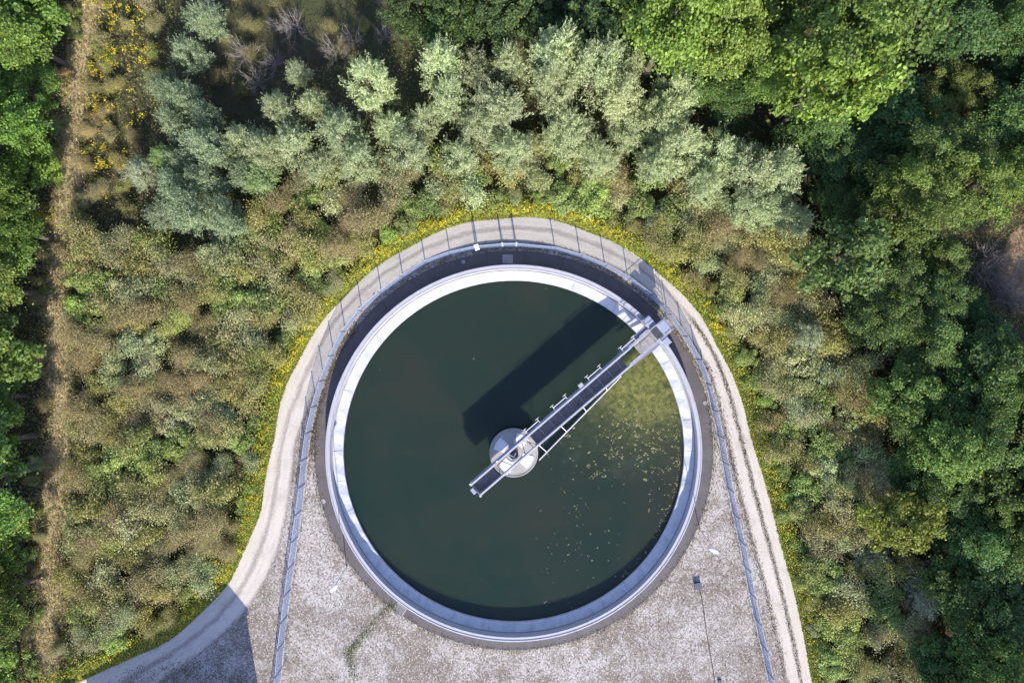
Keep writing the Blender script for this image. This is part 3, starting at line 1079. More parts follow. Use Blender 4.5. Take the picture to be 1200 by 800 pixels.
def make_broad(seed, rx=3.0, zc=6.2, rz=3.0, nclump=72, per=230, leaf=(0.21, 0.145)):
    r = np.random.default_rng(seed)
    lob = rand_dirs(7, r); amp = r.uniform(0.05, 0.5, 7)
    cl = rand_dirs(nclump * 3, r)
    cl = cl[cl[:, 2] > -0.45][:nclump]
    k = np.zeros(len(cl))
    for d, a in zip(lob, amp):
        k += a * np.clip(cl @ d, 0, 1) ** 2
    rad = (0.60 + k) * r.uniform(0.5, 1.15, len(cl))
    C = cl * rad[:, None] * np.array([rx, rx, rz]) + np.array([0, 0, zc])
    cr = r.uniform(0.32, 0.82, len(cl)) * rx / 3.0
    P_, N_, U_, rn = [], [], [], []
    for c, q, cd in zip(C, cr, cl):
        m = int(per * (0.5 + q))
        d = rand_dirs(m, r)
        d[:, 2] = np.where(d[:, 2] < -0.3, -d[:, 2], d[:, 2])
        ax = unit((cd + r.normal(size=3) * 0.5)[None])[0]          # each spray is drawn out along its own twig
        st = r.uniform(1.0, 1.9); fl_ = r.uniform(0.35, 0.7)
        dd = d * np.array([1.05, 1.05, fl_]) * (q * r.uniform(0.25, 1.15, m) ** 0.6)[:, None]
        dd = dd + ax * (dd @ ax)[:, None] * (st - 1)
        p = c + dd
        stray = r.uniform(size=m) < 0.10
        p = p + stray[:, None] * r.normal(size=(m, 3)) * 0.35
        P_.append(p)
        N_.append(unit(d * 0.55 + r.normal(size=(m, 3)) * 0.6 + np.array([0, 0, 0.5])))
        U_.append(rand_dirs(m, r))
        rn.append(np.clip(r.normal(0.5, 0.22, m) + r.normal(0, 0.12), 0, 1))
    pos = np.vstack(P_); n = len(pos)
    sz = r.uniform(0.7, 1.3, n)
    crown = leaf_mesh("crown", pos, np.vstack(N_), np.vstack(U_), leaf[0] * sz, leaf[1] * sz, np.concatenate(rn), (r.uniform(size=n) < 0.02) * 0.7, M['leaf_broad'])
    tubes = [([(0, 0, 0), (0.05, 0.04, zc * 0.4), (0.0, 0.1, zc * 0.85), (0.05, 0, zc + rz * 0.4)], [0.26, 0.2, 0.14, 0.05], 9)]
    for c in C[np.argsort(C[:, 2])][::6]:
        b = np.array([0.03, 0.05, zc * r.uniform(0.35, 0.75)])
        mid_ = b * 0.45 + c * 0.55 + np.array([0, 0, -0.3])
        tubes.append(([tuple(b), tuple(mid_), tuple(c)], [0.1, 0.06, 0.02], 6))
    return crown, tube_mesh("trunk", tubes, M['bark'])


def make_willow(seed, h=5.2, nb=44, per=310, rx=1.75):
    r = np.random.default_rng(seed)
    P_, N_, U_, rn = [], [], [], []
    tubes = []
    lob = rand_dirs(6, r); amp = r.uniform(0.0, 0.45, 6)
    cen = np.array([0, 0, 0.46 * h])
    for b in range(nb):
        dv = rand_dirs(1, r)[0]
        dv[2] = abs(dv[2]) if r.uniform() < 0.82 else dv[2] * 0.5
        k = 0.70 + sum(a_ * max(0.0, float(dv @ l_)) ** 2 for l_, a_ in zip(lob, amp))
        tip = cen + dv * np.array([rx, rx, 0.50 * h]) * k * r.uniform(0.72, 1.08)
        base = np.array([r.normal(0, 0.2), r.normal(0, 0.2), 0.1])
        c1 = base + (tip - base) * 0.55 + np.array([0, 0, 0.25]) - dv * 0.25
        if b % 2 == 0:
            tubes.append(([tuple(base), tuple(c1), tuple(tip)], [0.045, 0.03, 0.008], 5))
        m = int(per * r.uniform(0.6, 1.3))
        # a plume: fine leaves thinning out to a point, upswept
        up = unit((dv * 0.75 + np.array([0, 0, 0.65]) + r.normal(size=3) * 0.22)[None])[0]
        ln = r.uniform(0.9, 2.1)
        q = r.uniform(0, 1, m) ** 0.85
        ns = 7
        sd = unit(up + r.normal(size=(ns, 3)) * 0.36)
        si = r.integers(0, ns, m)
        p = tip - up * ln * 0.55 + sd[si] * (q * ln)[:, None] + r.normal(size=(m, 3)) * (0.26 * (1.08 - q))[:, None]
        al = unit(sd[si] + r.normal(size=(m, 3)) * 0.40)
        P_.append(p); U_.append(al)
        out = unit(p - cen)
        N_.append(unit(out * 0.55 + r.normal(size=(m, 3)) * 0.6 + np.array([0, 0, 0.45])))
        rn.append(np.clip(r.normal(0.5, 0.2, m) + r.normal(0, 0.12), 0, 1))
    pos = np.vstack(P_); n = len(pos)
    sz = r.uniform(0.7, 1.3, n)
    crown = leaf_mesh("crown", pos, np.vstack(N_), np.vstack(U_), 0.165 * sz, 0.055 * sz, np.concatenate(rn), (r.uniform(size=n) < 0.15) * 0.8, M['leaf_willow'])
    return crown, tube_mesh("trunk", tubes, M['bark'])


def make_shrub(seed, h=2.4, rad=1.25, nst=100, per=62, seedy=0.45, lf=1.0):
    r = np.random.default_rng(seed)
    P_, N_, U_, rn, kd = [], [], [], [], []
    tubes = []
    nc = 7
    ca = r.uniform(0, 2 * math.pi, nc); cr_ = rad * np.sqrt(r.uniform(0.0, 1.0, nc)) * r.uniform(0.6, 1.15, nc)
    cx_, cy_, ch_ = cr_ * np.cos(ca), cr_ * np.sin(ca), h * r.uniform(0.45, 1.05, nc)
    for b in range(nst):
        j = r.integers(0, nc)
        tip = np.array([cx_[j] + r.normal(0, 0.30), cy_[j] + r.normal(0, 0.30), ch_[j] * r.uniform(0.72, 1.08)])
        base = np.array([tip[0] * 0.3 + r.normal(0, 0.1), tip[1] * 0.3 + r.normal(0, 0.1), 0])
        if b % 2 == 0:
            e_ = 1.0 if b % 4 else 1.10
            tubes.append(([tuple(base), tuple(base * 0.4 + tip * 0.6 - [0, 0, 0.1]), tuple(tip * e_ + r.normal(size=3) * 0.05)], [0.018, 0.014, 0.007], 4))
        m = int(per * r.uniform(0.6, 1.3))
        t = r.uniform(0.3, 1.0, m) ** 0.7
        p = base + (tip - base) * t[:, None] + r.normal(size=(m, 3)) * (0.20 * np.array([1, 1, 1.0]))
        P_.append(p)
        U_.append(unit(rand_dirs(m, r) + np.array([0, 0, 0.4]) + unit(p * np.array([1, 1, 0])) * 0.6))
        N_.append(unit(unit(p - np.array([0, 0, 0.35 * h])) * 0.4 + r.normal(size=(m, 3)) * 0.6 + np.array([0, 0, 0.6])))
        rn.append(np.clip(r.normal(0.5, 0.2, m) + r.normal(0, 0.10), 0, 1))
        hd = r.uniform() < seedy
        kd.append(np.where((t > 0.72) & hd, 1.0, 0.0) * r.uniform(0.5, 1.0, m))
    pos = np.vstack(P_); n = len(pos)
    sz = r.uniform(0.6, 1.35, n)
    fol = leaf_mesh("foliage", pos, np.vstack(N_), np.vstack(U_), 0.105 * sz * lf, 0.052 * sz * lf, np.concatenate(rn), np.concatenate(kd), M['leaf_shrub'])
    return fol, tube_mesh("stems", tubes, M['twig'])


def make_bush(seed, rad=1.1, h=1.5, ncl=17, per=210):
    r = np.random.default_rng(seed)
    P_, N_, U_, rn = [], [], [], []
    tubes = []
    for b in range(ncl):
        d = rand_dirs(1, r)[0]; d[2] = abs(d[2])
        c = d * np.array([rad, rad, h * 0.55]) * r.uniform(0.45, 0.95) + np.array([0, 0, h * 0.35])
        q = r.uniform(0.25, 0.5) * rad
        m = int(per * r.uniform(0.7, 1.3))
        dd = rand_dirs(m, r); dd[:, 2] = np.where(dd[:, 2] < -0.2, -dd[:, 2], dd[:, 2])
        P_.append(c + dd * (q * r.uniform(0.5, 1.1, m))[:, None])
        N_.append(unit(dd * 0.6 + r.normal(size=(m, 3)) * 0.5 + np.array([0, 0, 0.6])))
        U_.append(rand_dirs(m, r)); rn.append(np.clip(r.normal(0.5, 0.22, m) + r.normal(0, 0.1), 0, 1))
        tubes.append(([(r.normal(0, .08), r.normal(0, .08), 0), tuple(c * 0.6), tuple(c)], [0.02, 0.014, 0.006], 4))
    pos = np.vstack(P_); n = len(pos)
    sz = r.uniform(0.7, 1.3, n)
    fol = leaf_mesh("foliage", pos, np.vstack(N_), np.vstack(U_), 0.125 * sz, 0.075 * sz, np.concatenate(rn), (r.uniform(size=n) < 0.06) * 0.8, M['leaf_bush'])
    return fol, tube_mesh("stems", tubes, M['twig'])


def make_bare(seed, h=2.4):
    r = np.random.default_rng(seed)
    tubes = []
    for b in range(26):
        az = r.uniform(0, 2 * math.pi); el = R(r.uniform(25, 80)); L = h * r.uniform(0.5, 1.1)
        d = np.array([math.cos(az) * math.cos(el), math.sin(az) * math.cos(el), math.sin(el)])
        p = [np.zeros(3)]
        for k in range(4):
            p.append(p[-1] + d * L / 4 + r.normal(size=3) * 0.09)
        tubes.append(([tuple(x) for x in p], [0.03, 0.024, 0.018, 0.012, 0.006], 4))
        for k in (2, 3):
            for q in range(3):
                e = unit((d + r.normal(size=3) * 0.6)[None])[0]
                tubes.append(([tuple(p[k]), tuple(p[k] + e * 0.35), tuple(p[k] + e * 0.7 + r.normal(size=3) * 0.08)], [0.011, 0.008, 0.004], 3))
    return tube_mesh("branches", tubes, M['bark_grey'])


BROAD = [make_broad(100 + i, leaf=(l_, l_ * 0.68), per=p_, nclump=n_c) for i, (l_, p_, n_c) in enumerate(((0.21, 230, 66), (0.17, 320, 72), (0.26, 160, 58), (0.20, 250, 54), (0.30, 130, 62), (0.19, 270, 60)))]
WILLOW = [make_willow(200 + i) for i in range(6)]
SHRUB = [make_shrub(300 + i, seedy=s, lf=l_, h=h_, per=p_) for i, (s, l_, h_, p_) in enumerate(((0.75, 0.66, 2.4, 120), (0.6, 0.78, 2.9, 90), (0.45, 1.1, 2.2, 56), (0.3, 0.95, 2.7, 70), (0.7, 0.62, 2.1, 130), (0.15, 1.35, 2.4, 44)))]
BUSH = [make_bush(400 + i) for i in range(4)]
BARE = [make_bare(500 + i) for i in range(2)]

PLANTS = []      # (root, kind word, tint word, size word, px, py, group, category)


def plant(name, meshes, names, px, py, zc, scale, color, kindw, tintw, sizew, group, cat, rz=None, sz=None, tilt=0.0):
    X, Y = P(px, py, zc)
    root = empty(name, (X, Y, 0), random.uniform(0, 6.283) if rz is None else rz)
    if tilt: root.rotation_euler = (random.gauss(0, tilt), random.gauss(0, tilt), root.rotation_euler[2])
    s = scale; root.scale = (s, s, s * (sz if sz else random.uniform(0.9, 1.12)))
    for me, nm in zip(meshes, names):
        o = bpy.data.objects.new(nm, me); COL.objects.link(o); o.parent = root
        o.color = (color[0], color[1], color[2], 1)
    PLANTS.append((root, kindw, tintw, sizew, px, py, group, cat))
    return root


def jitter(c, s=0.15, h=0.06):
    k = 1 + random.gauss(0, s)
    return tuple(max(0.008, x * k * (1 + random.gauss(0, h))) for x in c)


def scatter(poly, dmin, n_try, seed, accept=None, taken=None):
    r = np.random.default_rng(seed)
    poly = np.asarray(poly, float)
    lo = poly.min(0); hi = poly.max(0)
    pts = [] if taken is None else list(taken)
    k0 = len(pts)
    c = r.uniform(lo, hi, (n_try, 2))
    ok = inside(poly, c[:, 0], c[:, 1])
    if accept is not None: ok &= accept(c[:, 0], c[:, 1])
    for p in c[ok]:
        if all((p[0] - q[0]) ** 2 + (p[1] - q[1]) ** 2 > dmin * dmin for q in pts):
            pts.append((p[0], p[1]))
    return pts[k0:]


# ---- big trees on the right and along the top edge
EDGE_R = [(735, -90), (735, 10), (775, 60), (800, 105), (850, 140), (900, 165), (945, 200), (965, 260), (985, 330), (1022, 400), (1045, 470),
          (1060, 545), (1080, 620), (1105, 690), (1105, 760), (1085, 820), (1080, 880)]
ZR = EDGE_R + [(1300, 900), (1300, -90)]
clear = [(1135, 285), (1170, 240), (1290, 215), (1290, 405), (1165, 388), (1138, 345)]
def tint_right(x, y):
    b = math.exp(-((x - 850) ** 2 / 170 ** 2 + (y - 20) ** 2 / 90 ** 2)) + math.exp(-((x - 1010) ** 2 / 60 ** 2 + (y - 80) ** 2 / 60 ** 2)) \
        + 0.9 * math.exp(-((x - 1160) ** 2 / 70 ** 2 + (y - 225) ** 2 / 60 ** 2)) + 0.55 * math.exp(-((x - 1070) ** 2 / 30 ** 2 + (y - 610) ** 2 / 40 ** 2))
    b = min(1.0, b + random.uniform(-0.1, 0.25))
    dark = np.array((0.038, 0.085, 0.030)); lite = np.array((0.115, 0.19, 0.034))
    return dark * (1 - b) + lite * b, b
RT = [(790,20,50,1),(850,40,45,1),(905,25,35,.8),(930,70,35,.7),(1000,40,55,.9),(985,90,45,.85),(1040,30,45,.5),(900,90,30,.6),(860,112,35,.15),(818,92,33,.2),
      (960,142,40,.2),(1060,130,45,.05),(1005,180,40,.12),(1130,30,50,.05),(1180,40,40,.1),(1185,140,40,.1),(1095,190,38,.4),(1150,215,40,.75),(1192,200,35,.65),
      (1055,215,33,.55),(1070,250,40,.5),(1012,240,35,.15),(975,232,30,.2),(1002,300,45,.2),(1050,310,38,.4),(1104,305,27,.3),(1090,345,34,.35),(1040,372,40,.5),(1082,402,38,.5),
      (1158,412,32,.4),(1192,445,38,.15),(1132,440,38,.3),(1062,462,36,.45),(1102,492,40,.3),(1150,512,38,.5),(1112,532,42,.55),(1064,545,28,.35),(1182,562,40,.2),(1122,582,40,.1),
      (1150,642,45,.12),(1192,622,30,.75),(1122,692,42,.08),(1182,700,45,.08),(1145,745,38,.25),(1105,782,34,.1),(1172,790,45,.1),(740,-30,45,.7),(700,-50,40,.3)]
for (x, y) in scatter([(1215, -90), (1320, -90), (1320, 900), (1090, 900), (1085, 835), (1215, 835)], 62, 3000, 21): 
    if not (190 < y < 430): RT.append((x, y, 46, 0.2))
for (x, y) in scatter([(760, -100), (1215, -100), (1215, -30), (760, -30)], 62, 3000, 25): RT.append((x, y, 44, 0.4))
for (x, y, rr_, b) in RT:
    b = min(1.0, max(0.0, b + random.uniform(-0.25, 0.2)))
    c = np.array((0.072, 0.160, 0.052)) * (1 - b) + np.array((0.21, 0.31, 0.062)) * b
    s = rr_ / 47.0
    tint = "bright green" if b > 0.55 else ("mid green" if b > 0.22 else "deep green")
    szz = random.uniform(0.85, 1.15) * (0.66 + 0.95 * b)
    if y > 800: szz = random.uniform(1.2, 1.4)
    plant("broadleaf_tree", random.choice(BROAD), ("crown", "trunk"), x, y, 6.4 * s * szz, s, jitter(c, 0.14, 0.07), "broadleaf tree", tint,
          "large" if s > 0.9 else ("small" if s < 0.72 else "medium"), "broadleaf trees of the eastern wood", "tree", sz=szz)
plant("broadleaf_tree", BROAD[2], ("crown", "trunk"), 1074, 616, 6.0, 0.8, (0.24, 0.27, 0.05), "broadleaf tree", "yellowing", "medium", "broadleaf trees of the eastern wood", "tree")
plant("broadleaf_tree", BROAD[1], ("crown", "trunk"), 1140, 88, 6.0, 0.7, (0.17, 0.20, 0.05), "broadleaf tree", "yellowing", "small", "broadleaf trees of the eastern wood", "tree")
# understorey trees filling the gaps
pts2 = scatter(ZR, 54, 3000, 22, lambda x, y: ~inside(clear, x, y))
for (x, y) in pts2:
    if x > 1260: continue
    s = random.uniform(0.45, 0.62)
    plant("understorey_tree", random.choice(BROAD), ("crown", "trunk"), x, y, 3.0, s, jitter((0.045, 0.10, 0.038), 0.25, 0.08), "understorey tree", "dark green",
          "low", "low trees under the eastern wood", "tree", sz=random.uniform(0.7, 0.95))
# darker trees along the top edge, behind the willows
for (x, y) in scatter([(480, -90), (735, -90), (735, 10), (720, 40), (600, 30), (540, 22), (480, 15)], 40, 2000, 23):
    s = random.uniform(0.6, 0.85)
    plant("broadleaf_tree", random.choice(BROAD), ("crown", "trunk"), x, y, 4.5, s, jitter((0.07, 0.13, 0.05)), "broadleaf tree", "dark green", "medium", "dark trees along the top edge", "tree")
# ---- trees on the left edge
for (x, y) in scatter([(-110, -90), (62, -90), (44, 60), (30, 130), (18, 220), (4, 300), (4, 480), (-2, 560), (0, 640), (-8, 720), (-16, 890), (-110, 890)], 36, 3000, 24):
    s = random.uniform(0.62, 0.95)
    b = random.uniform(0.2, 1.0)
    c = np.array((0.11, 0.21, 0.055)) * (1 - b) + np.array((0.22, 0.35, 0.06)) * b
    plant("broadleaf_tree", random.choice(BROAD), ("crown", "trunk"), x + random.uniform(-6, 10), y, 4.5, s, jitter(c, 0.22, 0.1), "broadleaf tree",
          "bright green" if b > 0.6 else "mid green", "large" if s > 0.8 else "small", "broadleaf trees west of the dirt track", "tree", sz=random.uniform(0.6, 1.15))
# bushes crowding both sides of the dirt track
for i in range(70):
    y = random.uniform(-20, 820)
    xt = float(np.interp(y, TRACK[:, 1], TRACK[:, 0]))
    sd_ = random.choice((-1, -1, 1))
    x = xt + sd_ * random.uniform(14, 27)
    k = random.choice(('olive', 'tan', 'green', 'brown', 'green', 'greygreen'))
    cc = {'brown': (0.27, 0.23, 0.11), 'olive': (0.27, 0.28, 0.09), 'greygreen': (0.34, 0.39, 0.2), 'green': (0.2, 0.3, 0.07), 'tan': (0.40, 0.34, 0.18)}[k]
    mm = random.choice(BUSH) if k == 'green' else random.choice(SHRUB)
    plant("leafy_bush" if k == 'green' else "shrub", mm, ("foliage", "stems"), x, y, 0.6, random.uniform(0.35, 0.62), jitter(cc), "bush" if k == 'green' else "shrub",
          {'brown': "brown-tipped", 'olive': "olive", 'greygreen': "grey-green", 'green': "green", 'tan': "tan"}[k], "tiny", "low shrubs edging the dirt track", "bush" if k == 'green' else "shrub")
# ---- willows
WN = [(345,165,28,1),(352,85,15,1),(372,118,20,1),(395,150,26,1),(440,105,27,1),(452,148,24,1),(515,72,30,1),(522,118,26,1),(480,180,28,.9),(548,140,26,.6),(588,130,32,.9),
      (640,72,34,1),(690,85,32,1),(655,112,28,.9),(605,172,26,.8),(662,160,32,.9),(722,110,28,.9),(762,138,32,1),(790,118,28,1),(735,160,24,.8),(800,168,32,1),(842,178,28,1),
      (872,198,32,1.1),(905,208,32,1.1),(822,215,24,.9),(882,240,28,1),(912,246,24,1),(560,85,24,.5),(600,75,22,.6),(418,185,24,.8),(380,195,22,.7),(540,185,24,.7),(930,265,22,.9),
      (310,182,26,.6),(285,168,24,.5),(330,120,20,.6),(700,190,24,.8),(770,190,26,.9),(500,150,22,.7),(745,75,20,.6)]
WL = [(250,180,27,.9),(215,112,24,.5),(238,142,22,.5),(205,215,24,.85),(228,248,30,.85),(252,215,24,.8),(275,268,22,.8),(197,95,20,.55),(228,62,22,.5),(242,22,24,.55),(205,155,22,.5),
      (265,245,20,.7),(190,250,20,.7),(285,205,20,.55),(218,185,20,.6)]
for zi, lst in enumerate((WN, WL)):
    for (x, y, rr_, b) in lst:
        c = np.array((0.385, 0.465, 0.225)) if zi == 0 else np.array((0.21, 0.31, 0.17))
        cc = jitter(c * (0.4 + 0.6 * b), 0.16, 0.03)
        s = rr_ / (31.5 if zi == 0 else 36.0)
        szw = random.uniform(1.0, 1.25) * (1.35 if (y < 125 or zi == 1) else 1.0)
        tw = "pale silvery" if cc[0] > 0.34 else ("silver-green" if cc[0] > 0.25 else "dull green")
        plant("willow", random.choice(WILLOW), ("crown", "trunk"), x, y, 2.9 * s * szw, s, cc, "willow", tw,
              "tall" if s > 0.9 else ("mid-sized" if s > 0.75 else "short"), "silvery willows north of the tank", "willow", tilt=0.06, sz=szw)
for (x, y, s, c) in ((185, 180, 0.55, (0.20, 0.38, 0.06)), (300, 205, 0.72, (0.20, 0.34, 0.08)), (155, 195, 0.6, (0.36, 0.41, 0.28)),
                     (1095, 700, 0.8, (0.25, 0.29, 0.23)), (1042, 560, 0.7, (0.30, 0.35, 0.2)), (955, 390, 0.65, (0.3, 0.36, 0.22))):
    plant("willow", random.choice(WILLOW), ("crown", "trunk"), x, y, 3.0, s, c, "willow", "fresh green" if c[2] < 0.06 else "silver-green", "lone", "single willows among shrubs", "willow")

# ---- brown and olive shrubs
SH_L = [(92, 262), (140, 275), (185, 285), (250, 290), (330, 215), (400, 205), (470, 190), (560, 170), (640, 170), (740, 195), (820, 230), (880, 262),
        (940, 275), (960, 330), (1000, 400), (1022, 470), (1035, 545), (1058, 620), (1085, 700), (1088, 760), (1065, 890), (985, 890), (965, 800), (948, 720),
        (925, 620), (905, 540), (890, 470), (868, 415), (835, 355), (790, 305), (740, 272), (690, 250), (640, 238), (600, 234), (550, 238), (495, 255), (450, 280), (400, 320),
        (365, 360), (335, 400), (315, 440), (300, 500), (295, 555), (285, 600), (270, 640), (250, 675), (225, 705), (190, 728), (150, 745), (90, 762), (78, 720), (84, 600), (88, 500), (90, 380)]
SH_COL = {'brown': (0.33, 0.28, 0.125), 'olive': (0.34, 0.345, 0.10), 'greygreen': (0.40, 0.45, 0.22), 'green': (0.29, 0.39, 0.085), 'tan': (0.41, 0.35, 0.18)}
SH_W = {'brown': "brown-tipped", 'olive': "olive", 'greygreen': "grey-green", 'green': "green", 'tan': "tan"}
px_noise = [(random.uniform(0.008, 0.03), random.uniform(0, 6.28), random.uniform(0, 6.28)) for _ in range(6)]
def patch(x, y):
    return sum(math.sin(f * (x * math.cos(a) + y * math.sin(a)) + p) for f, a, p in px_noise) / 6
def shrub_at(x, y, d_road):
    v = patch(x, y) * 0.8 + random.gauss(0, 0.36)
    if x < 420 or (y < 240 and 440 < x < 720):
        pal = ['green', 'olive', 'greygreen', 'greygreen', 'olive', 'brown', 'brown', 'tan'] if x < 420 else ['green', 'olive', 'greygreen', 'greygreen', 'brown', 'brown']
    if d_road < 45: pal = ['green', 'green', 'greygreen', 'olive', 'olive', 'green'] + (['brown'] if x < 420 else [])
    elif x > 830 and d_road < 60: pal = ['green', 'green', 'greygreen', 'greygreen', 'olive']
    else: pal = ['green', 'olive', 'greygreen', 'greygreen', 'olive', 'brown']
    i = int(np.clip((v + 0.55) / 1.1 * len(pal), 0, len(pal) - 1))
    k = pal[i]
    c = jitter(SH_COL[k], 0.16, 0.06)
    near = d_road < 24
    s = random.uniform(0.78, 1.2) * (0.62 if near else 1.0)
    if k in ('green',) or (k == 'greygreen' and random.random() < 0.3):
        m = random.choice(BUSH); nm = "leafy_bush"; kw = "bush"
        s *= 1.1
    else:
        if k in ('brown', 'tan'): m = random.choice([SHRUB[0], SHRUB[1], SHRUB[4]])
        else: m = random.choice([SHRUB[2], SHRUB[3], SHRUB[5]])
        nm = "shrub"; kw = "shrub"
    plant(nm, m, ("foliage", "stems"), x, y, 1.3 * s, s * 1.12, c, kw, SH_W[k], "large" if s > 1.0 else ("small" if s < 0.72 else "medium"),
          "leafy bushes round the road" if kw == "bush" else "shrubs in the thicket round the road", "bush" if kw == "bush" else "shrub", tilt=0.06)
SP = scatter(SH_L, 20.5, 12000, 41)
dr_ = dist_to(outer, [p[0] for p in SP], [p[1] for p in SP])
for (x, y), d in zip(SP, dr_):
    shrub_at(x, y, d)
# weedy strip beside the dirt track
for (x, y) in scatter([(112, -40), (190, -40), (185, 60), (180, 150), (160, 262), (90, 262), (100, 150), (112, 60)], 26, 1200, 43):
    if random.random() < 0.75:
        k = random.choice(['olive', 'brown', 'tan', 'green'])
        plant("shrub", random.choice(SHRUB), ("foliage", "stems"), x, y, 0.8, random.uniform(0.45, 0.7), jitter(SH_COL[k]), "shrub", SH_W[k], "small", "shrubs by the dirt track", "shrub")
# sparse shaded hollow at the top left
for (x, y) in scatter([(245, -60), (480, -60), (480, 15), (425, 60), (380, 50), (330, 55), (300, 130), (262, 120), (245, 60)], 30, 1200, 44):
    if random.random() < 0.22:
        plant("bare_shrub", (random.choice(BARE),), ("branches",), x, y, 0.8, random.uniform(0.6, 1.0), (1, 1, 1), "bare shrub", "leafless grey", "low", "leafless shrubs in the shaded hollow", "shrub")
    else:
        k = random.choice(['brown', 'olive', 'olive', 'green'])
        plant("shrub", random.choice(SHRUB), ("foliage", "stems"), x, y, 0.9, random.uniform(0.45, 0.75), jitter(tuple(0.36 * q for q in SH_COL[k])), "shrub", SH_W[k], "small", "shrubs in the shaded hollow", "shrub")  # leaf colours darkened so the hollow's shade is painted in
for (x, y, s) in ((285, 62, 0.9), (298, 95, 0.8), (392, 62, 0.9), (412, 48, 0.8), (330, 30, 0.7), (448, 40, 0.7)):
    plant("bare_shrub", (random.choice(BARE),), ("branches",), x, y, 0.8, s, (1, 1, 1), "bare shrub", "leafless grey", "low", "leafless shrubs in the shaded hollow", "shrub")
for (x, y) in ((1165, 330), (1190, 355), (1160, 300), (1178, 342), (1172, 312), (1150, 322)):
    plant("bare_shrub", (random.choice(BARE),), ("branches",), x, y, 0.8, random.uniform(0.7, 1.0), (1, 1, 1), "bare shrub", "leafless grey", "low", "leafless shrubs by the dry clearing", "shrub")
plant("bare_shrub", (BARE[0],), ("branches",), 1082, 690, 3.0, 1.5, (1, 1, 1), "bare shrub", "leafless pale", "tall", "leafless shrubs by the eastern wood", "shrub")

# dead leaning tree on the left edge
mb = MB()
za, zb = 5.2, 3.2
mb.tube([(*P(-30, 108, za), za), (*P(5, 122, 4.6), 4.6), (*P(28, 133, 3.9), 3.9), (*P(44, 141, zb), zb), (*P(66, 150, 0.0), 0.0)], [0.16, 0.14, 0.11, 0.08, 0.05], 8)
tag(mb.build("dead_trunk", M['bark_pale']), "pale dead trunk leaning out of the trees over the dirt track", "dead tree")

# ------------------------------------------------------------------ labels that single out each plant
ORD = ["first", "second", "third", "fourth", "fifth", "sixth", "seventh", "eighth", "ninth", "tenth", "eleventh", "twelfth"]
HRS = ["twelve", "one", "two", "three", "four", "five", "six", "seven", "eight", "nine", "ten", "eleven"]
allx = np.array([p[4] for p in PLANTS]); ally = np.array([p[5] for p in PLANTS])
droad = dist_to(outer, allx, ally)
bucket = {}
for (root, kw, tw, sw, x, y, grp, cat), d in zip(PLANTS, droad):
    ang = (math.degrees(math.atan2(x - 602, 528 - y)) % 360) / 30.0
    hr = HRS[int(round(ang)) % 12]
    row = "by the road" if d < 26 else ("near the road" if d < 75 else ("set back" if d < 160 else ("far back" if d < 260 else "farthest out")))
    lab = f"{sw} {tw} {kw} {row}, {hr} o'clock from tank"
    bucket.setdefault(lab, []).append((x, y, root, grp, cat))
for lab, lst in bucket.items():
    lst.sort(key=lambda q: q[0])
    for i, (x, y, root, grp, cat) in enumerate(lst):
        l = lab
        if len(lst) == 2: l += ", left of two" if i == 0 else ", right of two"
        elif len(lst) > 2:
            l += ", leftmost" if i == 0 else (", rightmost" if i == len(lst) - 1 else f", {ORD[min(i, 11)]} from left")
        tag(root, l, cat, grp)

# ------------------------------------------------------------------ ground-cover stuff
def herb_mesh(name, px, py, z, L, W, cols, up=0.5, seed=1, label=None, cat=None):
    r = np.random.default_rng(seed)
    n = len(px)
    k = S * (H - z) / H
    pos = np.stack([(px - 600) * k, (400 - py) * k, z], 1)
    nor = unit(r.normal(size=(n, 3)) * 0.8 + np.array([0, 0, 0.6]))
    al = unit(r.normal(size=(n, 3)) + np.array([0, 0, up]))
    me = leaf_mesh(name, pos, nor, al, L, W, None, None, M['herb'], tint=cols)
    o = bpy.data.objects.new(name, me); COL.objects.link(o)
    tag(o, label, cat, kind='stuff')
    return o


def palette(r, n, cols, wts, var=0.3):
    c = np.array(cols)[r.choice(len(cols), n, p=np.array(wts) / sum(wts))]
    return np.clip(c * (1 + r.normal(0, var, (n, 1))) * (1 + r.normal(0, 0.08, (n, 3))), 0.005, 0.9)


r = np.random.default_rng(77)
# undergrowth everywhere between the shrubs
N = 260000
HOL_SHADE = [(190, -60), (490, -60), (480, 20), (430, 75), (400, 75), (330, 80), (310, 150), (262, 140), (225, 90)]
px = r.uniform(-60, 1260, N); py = r.uniform(-60, 860, N)
ok = ~inside(ROAD_POLY, px, py)
dt = dist_to(TRACK, px, py)
ok &= (dt > 13 + 9 * np.sin(py * 0.055) * np.sin(py * 0.021 + 1)) | (r.uniform(size=N) < 0.3)
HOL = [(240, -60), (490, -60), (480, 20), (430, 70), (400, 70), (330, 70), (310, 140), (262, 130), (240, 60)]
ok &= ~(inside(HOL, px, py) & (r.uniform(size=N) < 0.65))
ok &= ~((px > 1160) & (py > 255) & (py < 362) & (r.uniform(size=N) < 0.72))
px, py, dt = px[ok], py[ok], dt[ok]
n = len(px)
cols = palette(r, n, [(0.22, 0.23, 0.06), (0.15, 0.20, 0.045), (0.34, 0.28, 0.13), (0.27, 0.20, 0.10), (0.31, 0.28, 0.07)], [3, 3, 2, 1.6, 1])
cols[inside(HOL_SHADE, px, py)] *= np.array([0.36, 0.33, 0.42])  # dims the weeds to a bluish tone, shade painted into the hollow
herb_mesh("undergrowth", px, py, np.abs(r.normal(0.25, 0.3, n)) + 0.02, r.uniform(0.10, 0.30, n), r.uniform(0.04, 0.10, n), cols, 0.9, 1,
          "mixed low weeds and grass covering the soil between the shrubs", "undergrowth")
